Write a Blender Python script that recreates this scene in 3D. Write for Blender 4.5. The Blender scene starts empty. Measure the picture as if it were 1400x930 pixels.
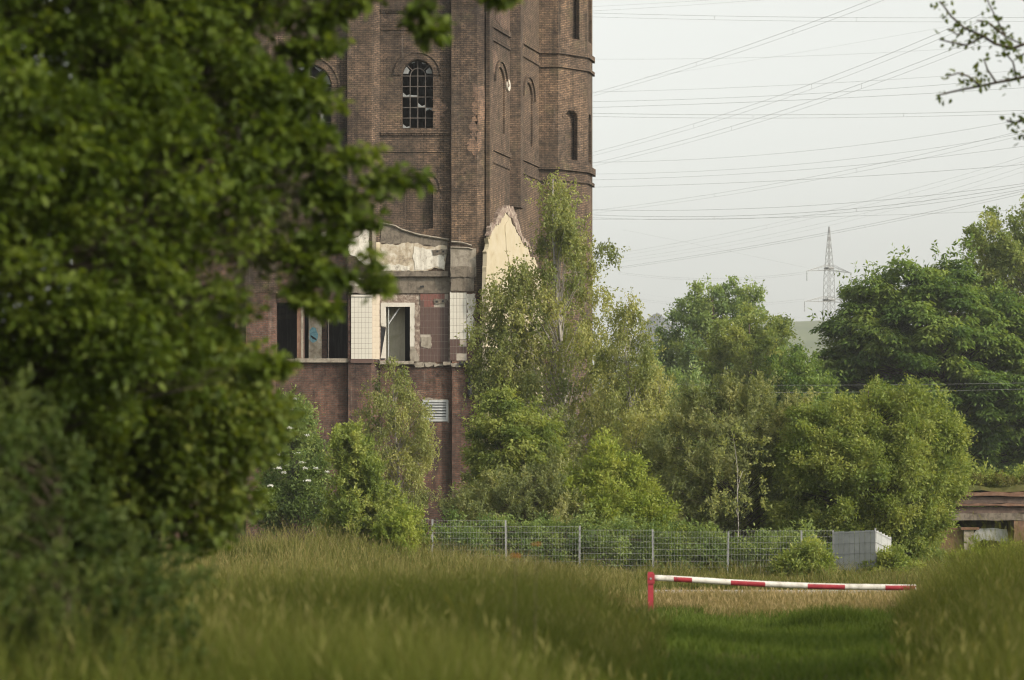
import bpy, bmesh, math, random
import numpy as np
from mathutils import Vector
from mathutils.geometry import tessellate_polygon

random.seed(7)
rng = np.random.default_rng(11)
S = bpy.context.scene
COL = S.collection
R = math.radians

# ------------------------------------------------------------------ camera
FPX, CX, HY, EYE = 4000.0, 700.0, 700.0, 1.6      # focal length in photo pixels, horizon row, eye height
cam_d = bpy.data.cameras.new('camera')
cam = bpy.data.objects.new('camera', cam_d)
COL.objects.link(cam)
cam.location = (0, 0, EYE)
cam.rotation_euler = (R(90), 0, 0)
cam_d.sensor_width = 36
cam_d.lens = 36 * FPX / 1400
cam_d.shift_y = (HY - 465) / 1400
cam_d.clip_start = 0.1
cam_d.clip_end = 9000
cam_d.dof.use_dof = True
cam_d.dof.focus_distance = 140
cam_d.dof.aperture_fstop = 2.0
S.camera = cam

# ------------------------------------------------------------------ sky and sun
SUN_EL, SUN_AZ = 28, 56          # azimuth counted from the camera's back towards the right
to_sun = Vector((math.sin(R(SUN_AZ)) * math.cos(R(SUN_EL)), -math.cos(R(SUN_AZ)) * math.cos(R(SUN_EL)), math.sin(R(SUN_EL))))
W = bpy.data.worlds.new('World')
S.world = W
W.use_nodes = True
wn = W.node_tree
bg = wn.nodes['Background']
sky = wn.nodes.new('ShaderNodeTexSky')
sky.sky_type = 'NISHITA'
sky.sun_disc = False
sky.sun_elevation = R(SUN_EL)
sky.sun_rotation = R(180 - SUN_AZ)
sky.air_density = 1.0
sky.dust_density = 3.0
sky.ozone_density = 1.0
hs = wn.nodes.new('ShaderNodeHueSaturation')
hs.inputs['Saturation'].default_value = 0.10
wn.links.new(sky.outputs[0], hs.inputs['Color'])
tint = wn.nodes.new('ShaderNodeMix')
tint.data_type = 'RGBA'; tint.blend_type = 'MULTIPLY'
tint.inputs[0].default_value = 1.0
tint.inputs[7].default_value = (1.0, 1.005, 0.945, 1)          # milky summer haze over the whole sky
wn.links.new(hs.outputs[0], tint.inputs[6])
wn.links.new(tint.outputs[2], bg.inputs['Color'])
bg.inputs['Strength'].default_value = 0.15
sun_d = bpy.data.lights.new('sun', 'SUN')
sun_d.energy = 2.2
sun_d.angle = R(5)
sun_d.color = (1.0, 0.84, 0.66)
sun = bpy.data.objects.new('sun', sun_d)
COL.objects.link(sun)
sun.rotation_euler = to_sun.to_track_quat('Z', 'Y').to_euler()
sun.location = (60, -40, 60)

S.view_settings.view_transform = 'Standard'
S.view_settings.look = 'None'
S.view_settings.gamma = 1
S.view_settings.exposure = 0.73
S.cycles.use_denoising = True
S.cycles.filter_width = 1.15
S.cycles.max_bounces = 10
S.cycles.diffuse_bounces = 7
S.cycles.transmission_bounces = 8
S.cycles.transparent_max_bounces = 4


# ------------------------------------------------------------------ helpers
def P(px, py, D):
    """point at distance D on the line of sight of photo pixel px, py"""
    return (D * (px - CX) / FPX, D, EYE + D * (HY - py) / FPX)

def X(px, D=148.0): return D * (px - CX) / FPX
def Z(py, D=148.0): return EYE + D * (HY - py) / FPX

def smooth(a, b, t):
    t = np.clip((np.asarray(t, float) - a) / (b - a), 0, 1)
    return t * t * (3 - 2 * t)

def gnd(x, y):
    """height of the ground"""
    x = np.asarray(x, float); y = np.asarray(y, float)
    z = -0.72 * smooth(18, 72, y) - 0.06 * smooth(80, 110, y)
    z = z + 0.34 * smooth(4.5, -3.5, x) * smooth(78, 98, y) * smooth(135, 108, y)
    z = z + 0.10 * np.sin(x * .31 + 1.3) * np.sin(y * .17 + .4) * smooth(8, 20, y) * smooth(80, 60, y)
    z = z - 0.10 * smooth(.6, 0, np.abs((x - path_mid(y)) / np.maximum(path_half(y), .1)) - .2) * smooth(70, 50, y)
    z = z + .75 * np.exp(-((x + 7.2) / 2.8) ** 2) * np.exp(-((y - 88) / 8) ** 2)
    return z

def path_left(y): return 1.25 + .055 * (np.asarray(y, float) - 28)
def path_right(y): return 3.8 + .135 * (np.asarray(y, float) - 28)
def path_mid(y): return (path_left(y) + path_right(y)) / 2
def path_half(y): return (path_right(y) - path_left(y)) / 2

def tag(o, label=None, cat=None, group=None, kind=None):
    if label: o['label'] = label
    if cat: o['category'] = cat
    if group: o['group'] = group
    if kind: o['kind'] = kind
    return o

def empty(name, loc, label, cat, group=None):
    o = bpy.data.objects.new(name, None)
    COL.objects.link(o)
    o.location = loc
    o.empty_display_size = .3
    return tag(o, label, cat, group)

def link(name, me, mat, parent=None):
    if mat is not None and not me.materials:
        me.materials.append(mat)
    o = bpy.data.objects.new(name, me)
    COL.objects.link(o)
    if parent is not None:
        o.parent = parent
        off = Vector(parent.location)
        q = parent.parent
        while q is not None:
            off += Vector(q.location); q = q.parent
        o.location = -off
    return o

class MB:
    """collects faces; builds one mesh, with metre UVs along each face"""
    def __init__(s): s.v = []; s.f = []
    def add(s, vs, fs):
        n = len(s.v)
        s.v += [tuple(v) for v in vs]
        s.f += [tuple(i + n for i in f) for f in fs]
        return s
    def box(s, x0, x1, y0, y1, z0, z1):
        return s.add([(x, y, z) for x in (x0, x1) for y in (y0, y1) for z in (z0, z1)],
                     [(0, 1, 3, 2), (4, 6, 7, 5), (0, 4, 5, 1), (2, 3, 7, 6), (0, 2, 6, 4), (1, 5, 7, 3)])
    def prism(s, plan, z0, z1):
        n = len(plan)
        vs = [(x, y, z0) for x, y in plan] + [(x, y, z1) for x, y in plan]
        fs = [(i, (i + 1) % n, n + (i + 1) % n, n + i) for i in range(n)]
        return s.add(vs, fs + [tuple(range(n))[::-1], tuple(range(n, 2 * n))])
    def plate(s, outer, holes, f, depth, back=True):
        """flat slab with holes; f(u, v, d) maps to the world"""
        loops = [outer] + list(holes)
        tri = tessellate_polygon([[Vector((u, v, 0)) for u, v in L] for L in loops])
        flat = [p for L in loops for p in L]
        n = len(flat)
        vs = [f(u, v, 0) for u, v in flat] + [f(u, v, depth) for u, v in flat]
        fs = [tuple(t) for t in tri]
        if back: fs += [tuple(i + n for i in t[::-1]) for t in tri]
        k = 0
        for L in loops:
            m = len(L)
            fs += [(k + i, k + (i + 1) % m, n + k + (i + 1) % m, n + k + i) for i in range(m)]
            k += m
        return s.add(vs, fs)
    def tube(s, pts, rad, sides=6, cap=True):
        pts = [Vector(p) for p in pts]
        if not hasattr(rad, '__len__'): rad = [rad] * len(pts)
        rings = []
        for i, p in enumerate(pts):
            d = (pts[min(i + 1, len(pts) - 1)] - pts[max(i - 1, 0)]).normalized()
            a = d.cross(Vector((0, 0, 1)) if abs(d.z) < .9 else Vector((1, 0, 0))).normalized()
            b = d.cross(a)
            rings.append([p + (a * math.cos(t) + b * math.sin(t)) * rad[i] for t in [2 * math.pi * k / sides for k in range(sides)]])
        vs = [v for r in rings for v in r]
        fs = [(i * sides + k, i * sides + (k + 1) % sides, (i + 1) * sides + (k + 1) % sides, (i + 1) * sides + k)
              for i in range(len(pts) - 1) for k in range(sides)]
        if cap: fs += [tuple(range(sides))[::-1], tuple(range(len(vs) - sides, len(vs)))]
        return s.add(vs, fs)
    def mesh(s, name, smoothed=False):
        me = bpy.data.meshes.new(name)
        me.from_pydata(s.v, [], s.f)
        me.update()
        uv = me.uv_layers.new(name='UVMap')
        V = np.array(s.v, float)
        out = np.zeros((len(me.loops), 2))
        for p in me.polygons:
            n = p.normal
            for li in p.loop_indices:
                c = V[me.loops[li].vertex_index]
                if abs(n.z) > .8: out[li] = (c[0], c[1])
                else:
                    h = math.hypot(n.x, n.y)
                    sx = 1 if n.y <= 0 else -1
                    out[li] = (sx * (c[0] * -n.y + c[1] * n.x) / h, c[2])
        uv.data.foreach_set('uv', out.ravel())
        if smoothed: me.polygons.foreach_set('use_smooth', [True] * len(me.polygons))
        return me
    def build(s, name, mat, parent=None, smoothed=False):
        return link(name, s.mesh(name, smoothed), mat, parent)

def front(Y):
    return lambda u, v, d: (u, Y + d, v)

def raw_mesh(name, verts, quads, shade=None, smoothed=True):
    """fast mesh from numpy arrays; shade = one value per face"""
    me = bpy.data.meshes.new(name)
    nv, nf, k = len(verts), len(quads), quads.shape[1]
    me.vertices.add(nv); me.loops.add(nf * k); me.polygons.add(nf)
    me.vertices.foreach_set('co', np.ascontiguousarray(verts, dtype=np.float32).ravel())
    me.loops.foreach_set('vertex_index', np.ascontiguousarray(quads, dtype=np.int32).ravel())
    me.polygons.foreach_set('loop_start', np.arange(0, nf * k, k, dtype=np.int32))
    if smoothed: me.polygons.foreach_set('use_smooth', np.ones(nf, dtype=bool))
    me.update(calc_edges=True)
    if shade is not None:
        a = me.attributes.new('shade', 'FLOAT', 'FACE')
        a.data.foreach_set('value', np.asarray(shade, dtype=np.float32))
    return me


# ------------------------------------------------------------------ materials
def newmat(name):
    m = bpy.data.materials.new(name)
    m.use_nodes = True
    nt = m.node_tree
    return m, nt, nt.nodes['Principled BSDF']

def N(nt, t, **kw):
    n = nt.nodes.new(t)
    for k, v in kw.items():
        if k in n.inputs.keys(): n.inputs[k].default_value = v
        else: setattr(n, k, v)
    return n

def ramp(nt, src, stops):
    r = nt.nodes.new('ShaderNodeValToRGB')
    els = r.color_ramp.elements
    while len(els) < len(stops): els.new(.5)
    for e, (p, c) in zip(els, stops):
        e.position = p
        e.color = (*c, 1) if len(c) == 3 else c
    nt.links.new(src, r.inputs[0])
    return r.outputs[0]

def mix(nt, fac, a, b, mode='MIX'):
    m = nt.nodes.new('ShaderNodeMix')
    m.data_type = 'RGBA'; m.blend_type = mode
    for sock, val in ((m.inputs[0], fac), (m.inputs[6], a), (m.inputs[7], b)):
        if hasattr(val, 'is_linked'): nt.links.new(val, sock)
        elif isinstance(val, (int, float)): sock.default_value = val
        else: sock.default_value = (*val, 1)
    return m.outputs[2]

def noise(nt, vec, scale, detail=4, rough=.6, dist=0):
    n = N(nt, 'ShaderNodeTexNoise', Scale=scale, Detail=detail, Roughness=rough, Distortion=dist)
    nt.links.new(vec, n.inputs['Vector'])
    return n.outputs[0]

def coords(nt, kind='Object', scale=(1, 1, 1)):
    tc = nt.nodes.new('ShaderNodeTexCoord')
    mp = nt.nodes.new('ShaderNodeMapping')
    mp.inputs['Scale'].default_value = scale
    nt.links.new(tc.outputs[kind], mp.inputs[0])
    return mp.outputs[0]

def brick_mat(name, c1, c2, mortar, stain, soot=.5, seed=0.0, row=.094):
    m, nt, b = newmat(name)
    uv = coords(nt, 'UV')
    ob = coords(nt, 'Object')
    br = N(nt, 'ShaderNodeTexBrick', Scale=1.0)
    br.offset = .5
    br.inputs['Brick Width'].default_value = .29
    br.inputs['Row Height'].default_value = row
    br.inputs['Mortar Size'].default_value = .016
    br.inputs['Mortar Smooth'].default_value = .25
    br.inputs['Bias'].default_value = -.1
    nt.links.new(uv, br.inputs['Vector'])
    n1 = noise(nt, ob, .45 + seed, 6, .65)
    n2 = noise(nt, ob, 2.3 + seed, 5, .7)
    n3 = noise(nt, uv, 9, 3, .6)
    ca = mix(nt, ramp(nt, n2, [(.3, (0, 0, 0)), (.7, (1, 1, 1))]), c1, c2)
    cb = mix(nt, ramp(nt, n3, [(.35, (0, 0, 0)), (.65, (1, 1, 1))]), c2, tuple(v * .62 for v in c1))
    ca = mix(nt, .3, ca, c1)
    nt.links.new(ca, br.inputs['Color1']); nt.links.new(cb, br.inputs['Color2'])
    br.inputs['Mortar'].default_value = (*mortar, 1)
    st = ramp(nt, n1, [(.42, (0, 0, 0)), (.62, (soot, soot, soot))])
    col = mix(nt, st, br.outputs['Color'], stain)
    streak = noise(nt, coords(nt, 'UV', (1.6, .12, 1)), 1.0, 5, .7)
    col = mix(nt, ramp(nt, streak, [(.50, (0, 0, 0)), (.68, (.8, .8, .8))]), col, tuple(v * .7 for v in stain))
    big = noise(nt, ob, .16, 5, .6)
    col = mix(nt, 1.0, col, ramp(nt, big, [(.34, (.62, .62, .64)), (.5, (1, 1, 1)), (.66, (1.3, 1.24, 1.15))]), 'MULTIPLY')
    pale = noise(nt, coords(nt, 'UV', (2.4, .22, 1)), 1.3, 6, .75)
    col = mix(nt, ramp(nt, pale, [(.60, (0, 0, 0)), (.74, (.35, .35, .35))]), col, (.30, .27, .23))
    mot = noise(nt, ob, 3.4 + seed, 4, .75)
    col = mix(nt, 1.0, col, ramp(nt, mot, [(.30, (.45, .45, .47)), (.5, (.95, .95, .95)), (.70, (1.55, 1.48, 1.38))]), 'MULTIPLY')
    lich = noise(nt, ob, .8, 5, .7)
    col = mix(nt, ramp(nt, lich, [(.58, (0, 0, 0)), (.74, (.4, .4, .4))]), col, (.105, .10, .052))
    nt.links.new(col, b.inputs['Base Color'])
    b.inputs['Roughness'].default_value = .92
    b.inputs['Specular IOR Level'].default_value = .15
    bp = N(nt, 'ShaderNodeBump', Strength=.8, Distance=.02)
    hgt = mix(nt, .35, br.outputs['Fac'], n3)
    inv = N(nt, 'ShaderNodeInvert'); nt.links.new(hgt, inv.inputs['Color'])
    nt.links.new(inv.outputs[0], bp.inputs['Height'])
    nt.links.new(bp.outputs[0], b.inputs['Normal'])
    return m

def patchy_mat(name, stops, scale=1.2, rough=.85, streak=0.0, streak_col=(.1, .09, .08), bump=.3, detail=7):
    """plaster, concrete, paint: stops are a colour ramp over cloudy noise, plus vertical run-off streaks"""
    m, nt, b = newmat(name)
    ob = coords(nt, 'Object')
    n1 = noise(nt, ob, scale, detail, .68, .4)
    col = ramp(nt, n1, stops)
    if streak:
        s1 = noise(nt, coords(nt, 'Object', (5, 5, .35)), 1.0, 5, .7)
        col = mix(nt, ramp(nt, s1, [(.5, (0, 0, 0)), (.68, (streak,) * 3)]), col, streak_col)
    nt.links.new(col, b.inputs['Base Color'])
    b.inputs['Roughness'].default_value = rough
    b.inputs['Specular IOR Level'].default_value = .25
    if bump:
        bp = N(nt, 'ShaderNodeBump', Strength=bump, Distance=.02)
        nt.links.new(noise(nt, ob, scale * 8, 4, .6), bp.inputs['Height'])
        nt.links.new(bp.outputs[0], b.inputs['Normal'])
    return m

def leaf_mat(name, dark, mid, light, transl=.35, rough=.55):
    m, nt, b = newmat(name)
    at = nt.nodes.new('ShaderNodeAttribute'); at.attribute_name = 'shade'
    ob = coords(nt, 'Object')
    n1 = noise(nt, ob, .5, 3, .5)
    add = N(nt, 'ShaderNodeMath', operation='MULTIPLY_ADD')
    nt.links.new(n1, add.inputs[0]); add.inputs[1].default_value = .6
    nt.links.new(at.outputs['Fac'], add.inputs[2])
    sub = N(nt, 'ShaderNodeMath', operation='SUBTRACT'); sub.inputs[1].default_value = .3
    nt.links.new(add.outputs[0], sub.inputs[0])
    col = ramp(nt, sub.outputs[0], [(0.05, dark), (.5, mid), (.95, light)])
    nt.links.new(col, b.inputs['Base Color'])
    b.inputs['Roughness'].default_value = rough
    b.inputs['Specular IOR Level'].default_value = .22 if rough < .6 else 0.0
    tr = nt.nodes.new('ShaderNodeBsdfTranslucent')
    tcol = mix(nt, 1.0, col, (1.25, 1.2, .55), 'MULTIPLY')
    nt.links.new(tcol, tr.inputs['Color'])
    ms = nt.nodes.new('ShaderNodeMixShader'); ms.inputs[0].default_value = transl
    nt.links.new(b.outputs[0], ms.inputs[1]); nt.links.new(tr.outputs[0], ms.inputs[2])
    nt.links.new(ms.outputs[0], nt.nodes['Material Output'].inputs['Surface'])
    return m

M = {}
M['brick'] = brick_mat('brown_brick', (.212, .146, .100), (.062, .046, .036), (.038, .032, .028), (.048, .039, .032), .62)
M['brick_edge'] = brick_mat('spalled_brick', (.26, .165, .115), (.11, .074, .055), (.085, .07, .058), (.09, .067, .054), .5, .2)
M['brick_red'] = brick_mat('red_brick', (.200, .098, .068), (.056, .036, .031), (.10, .086, .072), (.045, .037, .034), .42, .1)
M['white_plaster'] = patchy_mat('white_plaster', [(.32, (.16, .14, .115)), (.42, (.46, .43, .37)), (.55, (.62, .59, .52)), (.70, (.36, .33, .275))], 2.8, .9, .55, (.22, .19, .15))
M['beige_plaster'] = patchy_mat('beige_plaster', [(.30, (.13, .105, .08)), (.44, (.33, .275, .20)), (.54, (.42, .37, .29)), (.68, (.55, .51, .44))], 2.4, .9, .5, (.24, .19, .14))
M['cream_plaster'] = patchy_mat('cream_plaster', [(.25, (.23, .18, .115)), (.42, (.345, .298, .205)), (.62, (.38, .335, .25)), (.78, (.22, .175, .12))], 1.1, .9, .3, (.42, .34, .22))
M['concrete'] = patchy_mat('concrete', [(.30, (.060, .050, .040)), (.45, (.125, .105, .083)), (.55, (.175, .150, .118)), (.7, (.105, .086, .068))], 3.2, .92, .65, (.055, .045, .036))
M['concrete_pale'] = patchy_mat('pale_concrete', [(.30, (.11, .094, .075)), (.46, (.215, .188, .150)), (.56, (.28, .25, .205)), (.7, (.17, .145, .115))], 2.8, .92, .6, (.10, .085, .068))
M['rough_edge'] = patchy_mat('broken_masonry', [(.32, (.09, .06, .05)), (.5, (.20, .15, .12)), (.66, (.42, .37, .31))], 5.0, .95, .2)
M['tile_white'] = patchy_mat('white_tile', [(.3, (.42, .395, .335)), (.5, (.52, .495, .435)), (.7, (.56, .535, .48))], 1.6, .35, .45, (.46, .41, .33), .02)
M['tile_cream'] = patchy_mat('cream_tile', [(.3, (.34, .29, .225)), (.6, (.43, .375, .30))], 1.6, .4, .4, (.5, .42, .32), .02)
M['tile_brown'] = patchy_mat('brown_tile', [(.3, (.060, .036, .031)), (.5, (.090, .056, .047)), (.7, (.115, .072, .060))], .9, .4, .3, (.10, .08, .07), .02)
M['tile_red'] = patchy_mat('red_tile', [(.3, (.13, .055, .045)), (.7, (.18, .08, .065))], 1.0, .45, .2, (.15, .08, .07), .02)
M['grout'] = patchy_mat('grout', [(.3, (.26, .23, .19)), (.7, (.38, .34, .29))], 3.0, .9, .2)
M['grout_dark'] = patchy_mat('dark_grout', [(.3, (.16, .14, .12)), (.7, (.25, .22, .19))], 3.0, .9, .2)
M['paint_white'] = patchy_mat('old_white_paint', [(.30, (.22, .195, .155)), (.42, (.46, .43, .375)), (.7, (.53, .50, .445))], 2.2, .6, .35, (.36, .31, .25), .1)
M['inner_wall'] = patchy_mat('stained_inner_wall', [(.3, (.32, .30, .21)), (.55, (.48, .46, .36)), (.75, (.36, .33, .25))], .8, .9, .4, (.12, .10, .07))
M['dark_inner'] = patchy_mat('shade_dark_inner_wall', [(.3, (.010, .010, .011)), (.7, (.022, .020, .019))], 1, .95, .3)  # near-black colour carries the shade of the unlit rooms
M['iron'] = patchy_mat('rusty_iron', [(.3, (.05, .045, .042)), (.6, (.10, .085, .075)), (.75, (.14, .08, .05))], 6, .7, .1)
M['old_glass'] = patchy_mat('dirty_glass', [(.3, (.17, .18, .18)), (.7, (.26, .27, .27))], 3, .25, .3, (.12, .12, .12), 0)
M['rust'] = patchy_mat('rust', [(.3, (.085, .045, .03)), (.5, (.15, .085, .055)), (.7, (.21, .14, .10))], 2.5, .85, .5, (.06, .04, .03))
M['timber'] = patchy_mat('weathered_timber', [(.3, (.055, .040, .034)), (.5, (.10, .072, .058)), (.7, (.16, .115, .09))], 2.2, .9, .4, (.05, .035, .03))
M['vent_grey'] = patchy_mat('vent_grey', [(.3, (.30, .31, .31)), (.7, (.42, .43, .43))], 3, .6, .3, (.2, .19, .18), .05)
M['galv'] = patchy_mat('galvanised_steel', [(.3, (.19, .195, .19)), (.7, (.27, .275, .27))], 4, .55, .2, (.2, .2, .2), .05)
M['screen'] = patchy_mat('grey_screen_strip', [(.3, (.24, .25, .245)), (.5, (.31, .32, .312)), (.7, (.37, .378, .37))], 1.5, .6, .35, (.24, .245, .24), .05)
M['bar_white'] = patchy_mat('barrier_white', [(.3, (.34, .32, .28)), (.45, (.56, .54, .49)), (.7, (.64, .62, .58))], 4.5, .5, .6, (.30, .27, .22), .05)
M['bar_red'] = patchy_mat('barrier_red', [(.30, (.10, .045, .035)), (.36, (.23, .026, .035)), (.6, (.32, .036, .048)), (.72, (.40, .16, .15))], 5, .45, .2, (.3, .05, .05), .03)
M['wire'] = patchy_mat('conductor', [(.3, (.26, .265, .26)), (.7, (.34, .34, .335))], 1, .6, 0, bump=0)
M['pylon'] = patchy_mat('pylon_steel', [(.3, (.20, .205, .20)), (.7, (.27, .27, .265))], 1, .6, 0, bump=0)
M['bark'] = patchy_mat('bark', [(.3, (.035, .028, .02)), (.5, (.075, .06, .045)), (.7, (.12, .10, .075))], 6, .95, .3, (.03, .025, .02))
M['birch_bark'] = patchy_mat('birch_bark', [(.36, (.05, .045, .04)), (.46, (.26, .24, .21)), (.7, (.38, .36, .32))], 5, .8, .2)
M['twig'] = patchy_mat('twig_bark', [(.3, (.05, .035, .025)), (.7, (.10, .075, .055))], 8, .9, 0, bump=0)
M['petal_white'] = patchy_mat('white_petals', [(.3, (.62, .62, .55)), (.7, (.78, .78, .72))], 20, .7, 0, bump=0)
M['petal_orange'] = patchy_mat('orange_petals', [(.3, (.60, .22, .02)), (.7, (.75, .33, .04))], 20, .7, 0, bump=0)
M['graffiti_blue'] = patchy_mat('blue_spray_paint', [(.35, (.10, .22, .27)), (.6, (.18, .36, .42))], 9, .6, 0, bump=0)
M['graffiti_and_hole_black'] = patchy_mat('black_paint_and_hole_shade', [(.35, (.012, .012, .013)), (.6, (.02, .02, .022))], 9, .6, 0, bump=0)

M['leaf_fg'] = leaf_mat('maple_leaf', (0.0419, 0.0667, 0.0073), (0.0822, 0.1255, 0.0138), (0.1494, 0.196, 0.0311), .55)
M['leaf_fg2'] = leaf_mat('hazel_leaf', (0.0484, 0.0724, 0.0105), (0.0901, 0.13, 0.019), (0.1653, 0.192, 0.0367), .5)
M['leaf_birch'] = leaf_mat('birch_leaf', (0.1352, 0.1692, 0.0559), (0.2459, 0.2773, 0.0978), (0.3932, 0.3877, 0.1539), 0.5)
M['leaf_willow'] = leaf_mat('willow_leaf', (0.123, 0.1536, 0.0635), (0.2145, 0.2456, 0.0995), (0.335, 0.3418, 0.1523), 0.5)
M['leaf_bush'] = leaf_mat('sallow_leaf', (0.1198, 0.1727, 0.0418), (0.2167, 0.2738, 0.0696), (0.3458, 0.3751, 0.1113), 0.5)
M['leaf_bright'] = leaf_mat('young_leaf', (0.1403, 0.1966, 0.0359), (0.2366, 0.3009, 0.0558), (0.3709, 0.4012, 0.0994), 0.5)
M['leaf_chestnut'] = leaf_mat('chestnut_leaf', (0.0672, 0.123, 0.0286), (0.1288, 0.2047, 0.0431), (0.2383, 0.3071, 0.0717), 0.45)
M['leaf_far'] = leaf_mat('far_leaf', (0.1148, 0.1741, 0.0658), (0.197, 0.2773, 0.0974), (0.3149, 0.3828, 0.1366), 0.45)
M['leaf_far_pale'] = leaf_mat('far_pale_leaf', (0.1361, 0.1904, 0.0536), (0.2198, 0.2795, 0.0802), (0.3452, 0.3748, 0.1261), 0.5)
M['leaf_elder'] = leaf_mat('elder_leaf', (0.0942, 0.1522, 0.048), (0.1728, 0.2433, 0.0765), (0.288, 0.3423, 0.1196), 0.5)
M['grass_tall'] = leaf_mat('meadow_grass', (0.055, 0.0727, 0.0132), (0.0991, 0.1189, 0.0243), (0.1706, 0.1629, 0.0594), .42, .6)
M['grass_path'] = leaf_mat('short_grass', (0.0469, 0.0788, 0.012), (0.08, 0.1197, 0.021), (0.1242, 0.1607, 0.039), .4, .6)
M['grass_dry'] = leaf_mat('dry_grass', (.10, .105, .036), (.20, .165, .072), (.33, .255, .135), .35, .7)
M['weed_near'] = leaf_mat('near_weeds', (0.0299, 0.0558, 0.0099), (0.0558, 0.0883, 0.0166), (0.1046, 0.1337, 0.0332), .45)
M['weed'] = leaf_mat('weeds', (.066, .086, .020), (.118, .130, .036), (.225, .195, .085), .4, .6)

def ground_mat():
    m, nt, b = newmat('meadow_soil')
    ob = coords(nt, 'Object')
    n1 = noise(nt, ob, .35, 6, .65); n2 = noise(nt, ob, 6, 5, .7)
    c = mix(nt, ramp(nt, n1, [(.38, (0, 0, 0)), (.6, (1, 1, 1))]), (.045, .060, .016), (.085, .080, .030))
    c = mix(nt, ramp(nt, n2, [(.5, (0, 0, 0)), (.8, (.4, .4, .4))]), c, (.10, .085, .042))
    nt.links.new(c, b.inputs['Base Color']); b.inputs['Roughness'].default_value = 1.0; b.inputs['Specular IOR Level'].default_value = 0.0
    bp = N(nt, 'ShaderNodeBump', Strength=.6, Distance=.05); nt.links.new(n2, bp.inputs['Height'])
    nt.links.new(bp.outputs[0], b.inputs['Normal'])
    return m
M['ground'] = ground_mat()
M['road'] = patchy_mat('gravel_road', [(.3, (.20, .185, .16)), (.5, (.30, .275, .24)), (.7, (.36, .335, .29))], 3, .95, 0, bump=.6)
M['hill'] = patchy_mat('far_hillside', [(.3, (.060, .085, .032)), (.5, (.10, .125, .045)), (.7, (.14, .155, .07))], .02, .95, 0, bump=0)
M['slag'] = patchy_mat('spoil_heap', [(.3, (.030, .036, .042)), (.7, (.05, .056, .06))], .02, .95, 0, bump=0)


# ------------------------------------------------------------------ ground, road, hills
def build_ground():
    ys = np.concatenate([np.linspace(-30, 8, 12), np.linspace(10, 115, 106), np.linspace(118, 200, 28), np.array([230, 280, 350, 450, 600, 900, 1500, 2200, 2850.])])
    t = np.linspace(-1, 1, 81)
    t = np.sign(t) * np.abs(t) ** 1.4
    V = []
    for y in ys:
        w = 30 + max(y, 0) * .55
        xs = t * w
        V.append(np.stack([xs, np.full_like(xs, y), gnd(xs, y)], 1))
    V = np.concatenate(V)
    n = len(t)
    i = np.arange(len(ys) - 1)[:, None] * n + np.arange(n - 1)[None, :]
    q = np.stack([i, i + 1, i + n + 1, i + n], -1).reshape(-1, 4)
    o = link('ground', raw_mesh('ground', V, q), M['ground'])
    tag(o, 'rough meadow ground sloping gently down towards the old tower', kind='structure')
build_ground()

def build_road():
    xs = np.linspace(-3.2, 22, 50)
    V, q = [], []
    for x in xs:
        c = 84.8 - .02 * x
        for k, w in enumerate((-2.2, -.8, .8, 2.2)):
            y = c + w
            V.append((x, y, float(gnd(x, y)) + .012 + .035 * (1 - (w / 2.2) ** 2)))
    for i in range(len(xs) - 1):
        for k in range(3):
            a = i * 4 + k
            q.append((a, a + 4, a + 5, a + 1))
    o = link('road', raw_mesh('road', np.array(V), np.array(q)), M['road'])
    tag(o, 'pale gravel track crossing behind the striped barrier', kind='structure')
build_road()

def build_hill(name, label, D, prof, mat, thick):
    """ridge whose skyline runs through the given photo points; slopes on both sides"""
    px = np.array([p[0] for p in prof], float); py = np.array([p[1] for p in prof], float)
    xs = np.linspace(px[0], px[-1], 80)
    zs = np.interp(xs, px, py)
    rows = []
    for k in range(-6, 7):
        f = 1 - (abs(k) / 6) ** 1.3
        y = D + k / 6 * thick
        wob = np.sin(xs * .05 + k) * .6
        rows.append(np.stack([D * (xs - CX) / FPX, np.full_like(xs, y), -2 + (EYE + D * (HY - zs) / FPX + 2) * f + wob * (f > 0) * (f < 1)], 1))
    V = np.concatenate(rows); n = len(xs)
    i = np.arange(12)[:, None] * n + np.arange(n - 1)[None, :]
    q = np.stack([i, i + 1, i + n + 1, i + n], -1).reshape(-1, 4)
    o = link(name, raw_mesh(name, V, q), mat)
    tag(o, label, kind='structure')
build_hill('hill', 'long flat green hill far behind the trees', 2100, [(500, 700), (760, 520), (900, 470), (1000, 446), (1080, 440), (1130, 438), (1250, 445), (1500, 470), (1900, 700)], M['hill'], 500)
build_hill('spoil_heap', 'small pointed grey-blue heap on the horizon beside the birches', 2600, [(780, 700), (850, 500), (880, 443), (893, 430), (900, 428), (908, 434), (925, 452), (990, 540), (1060, 700)], M['slag'], 160)


# ------------------------------------------------------------------ tower
TW = empty('brick_tower', (X(560), 150, float(gnd(X(560), 150))), 'tall derelict brown brick winding tower with arched window and torn-open lower storey', 'tower')
YF, YB = 148.0, 148.42           # front of the pilasters, front of the bays
ZT = Z(-130)
ZG = -1.4

def arch(cx, w, z0, z1, n=10):
    """outline of a round-headed opening"""
    r = w / 2; zs = z1 - r
    pts = [(cx - r, z0), (cx + r, z0)]
    for k in range(n + 1):
        a = math.pi * k / n
        pts.append((cx + r * math.cos(a), zs + r * math.sin(a)))
    return pts

def rect(x0, x1, z0, z1): return [(x0, z0), (x1, z0), (x1, z1), (x0, z1)]

def arch_ring(cx, w, z1, wd, n=14):
    r = w / 2; zs = z1 - r
    o = [(cx + (r + wd) * math.cos(math.pi * k / n), zs + (r + wd) * math.sin(math.pi * k / n)) for k in range(n + 1)]
    i = [(cx + r * math.cos(math.pi * k / n), zs + r * math.sin(math.pi * k / n)) for k in range(n, -1, -1)]
    return o + i

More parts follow.
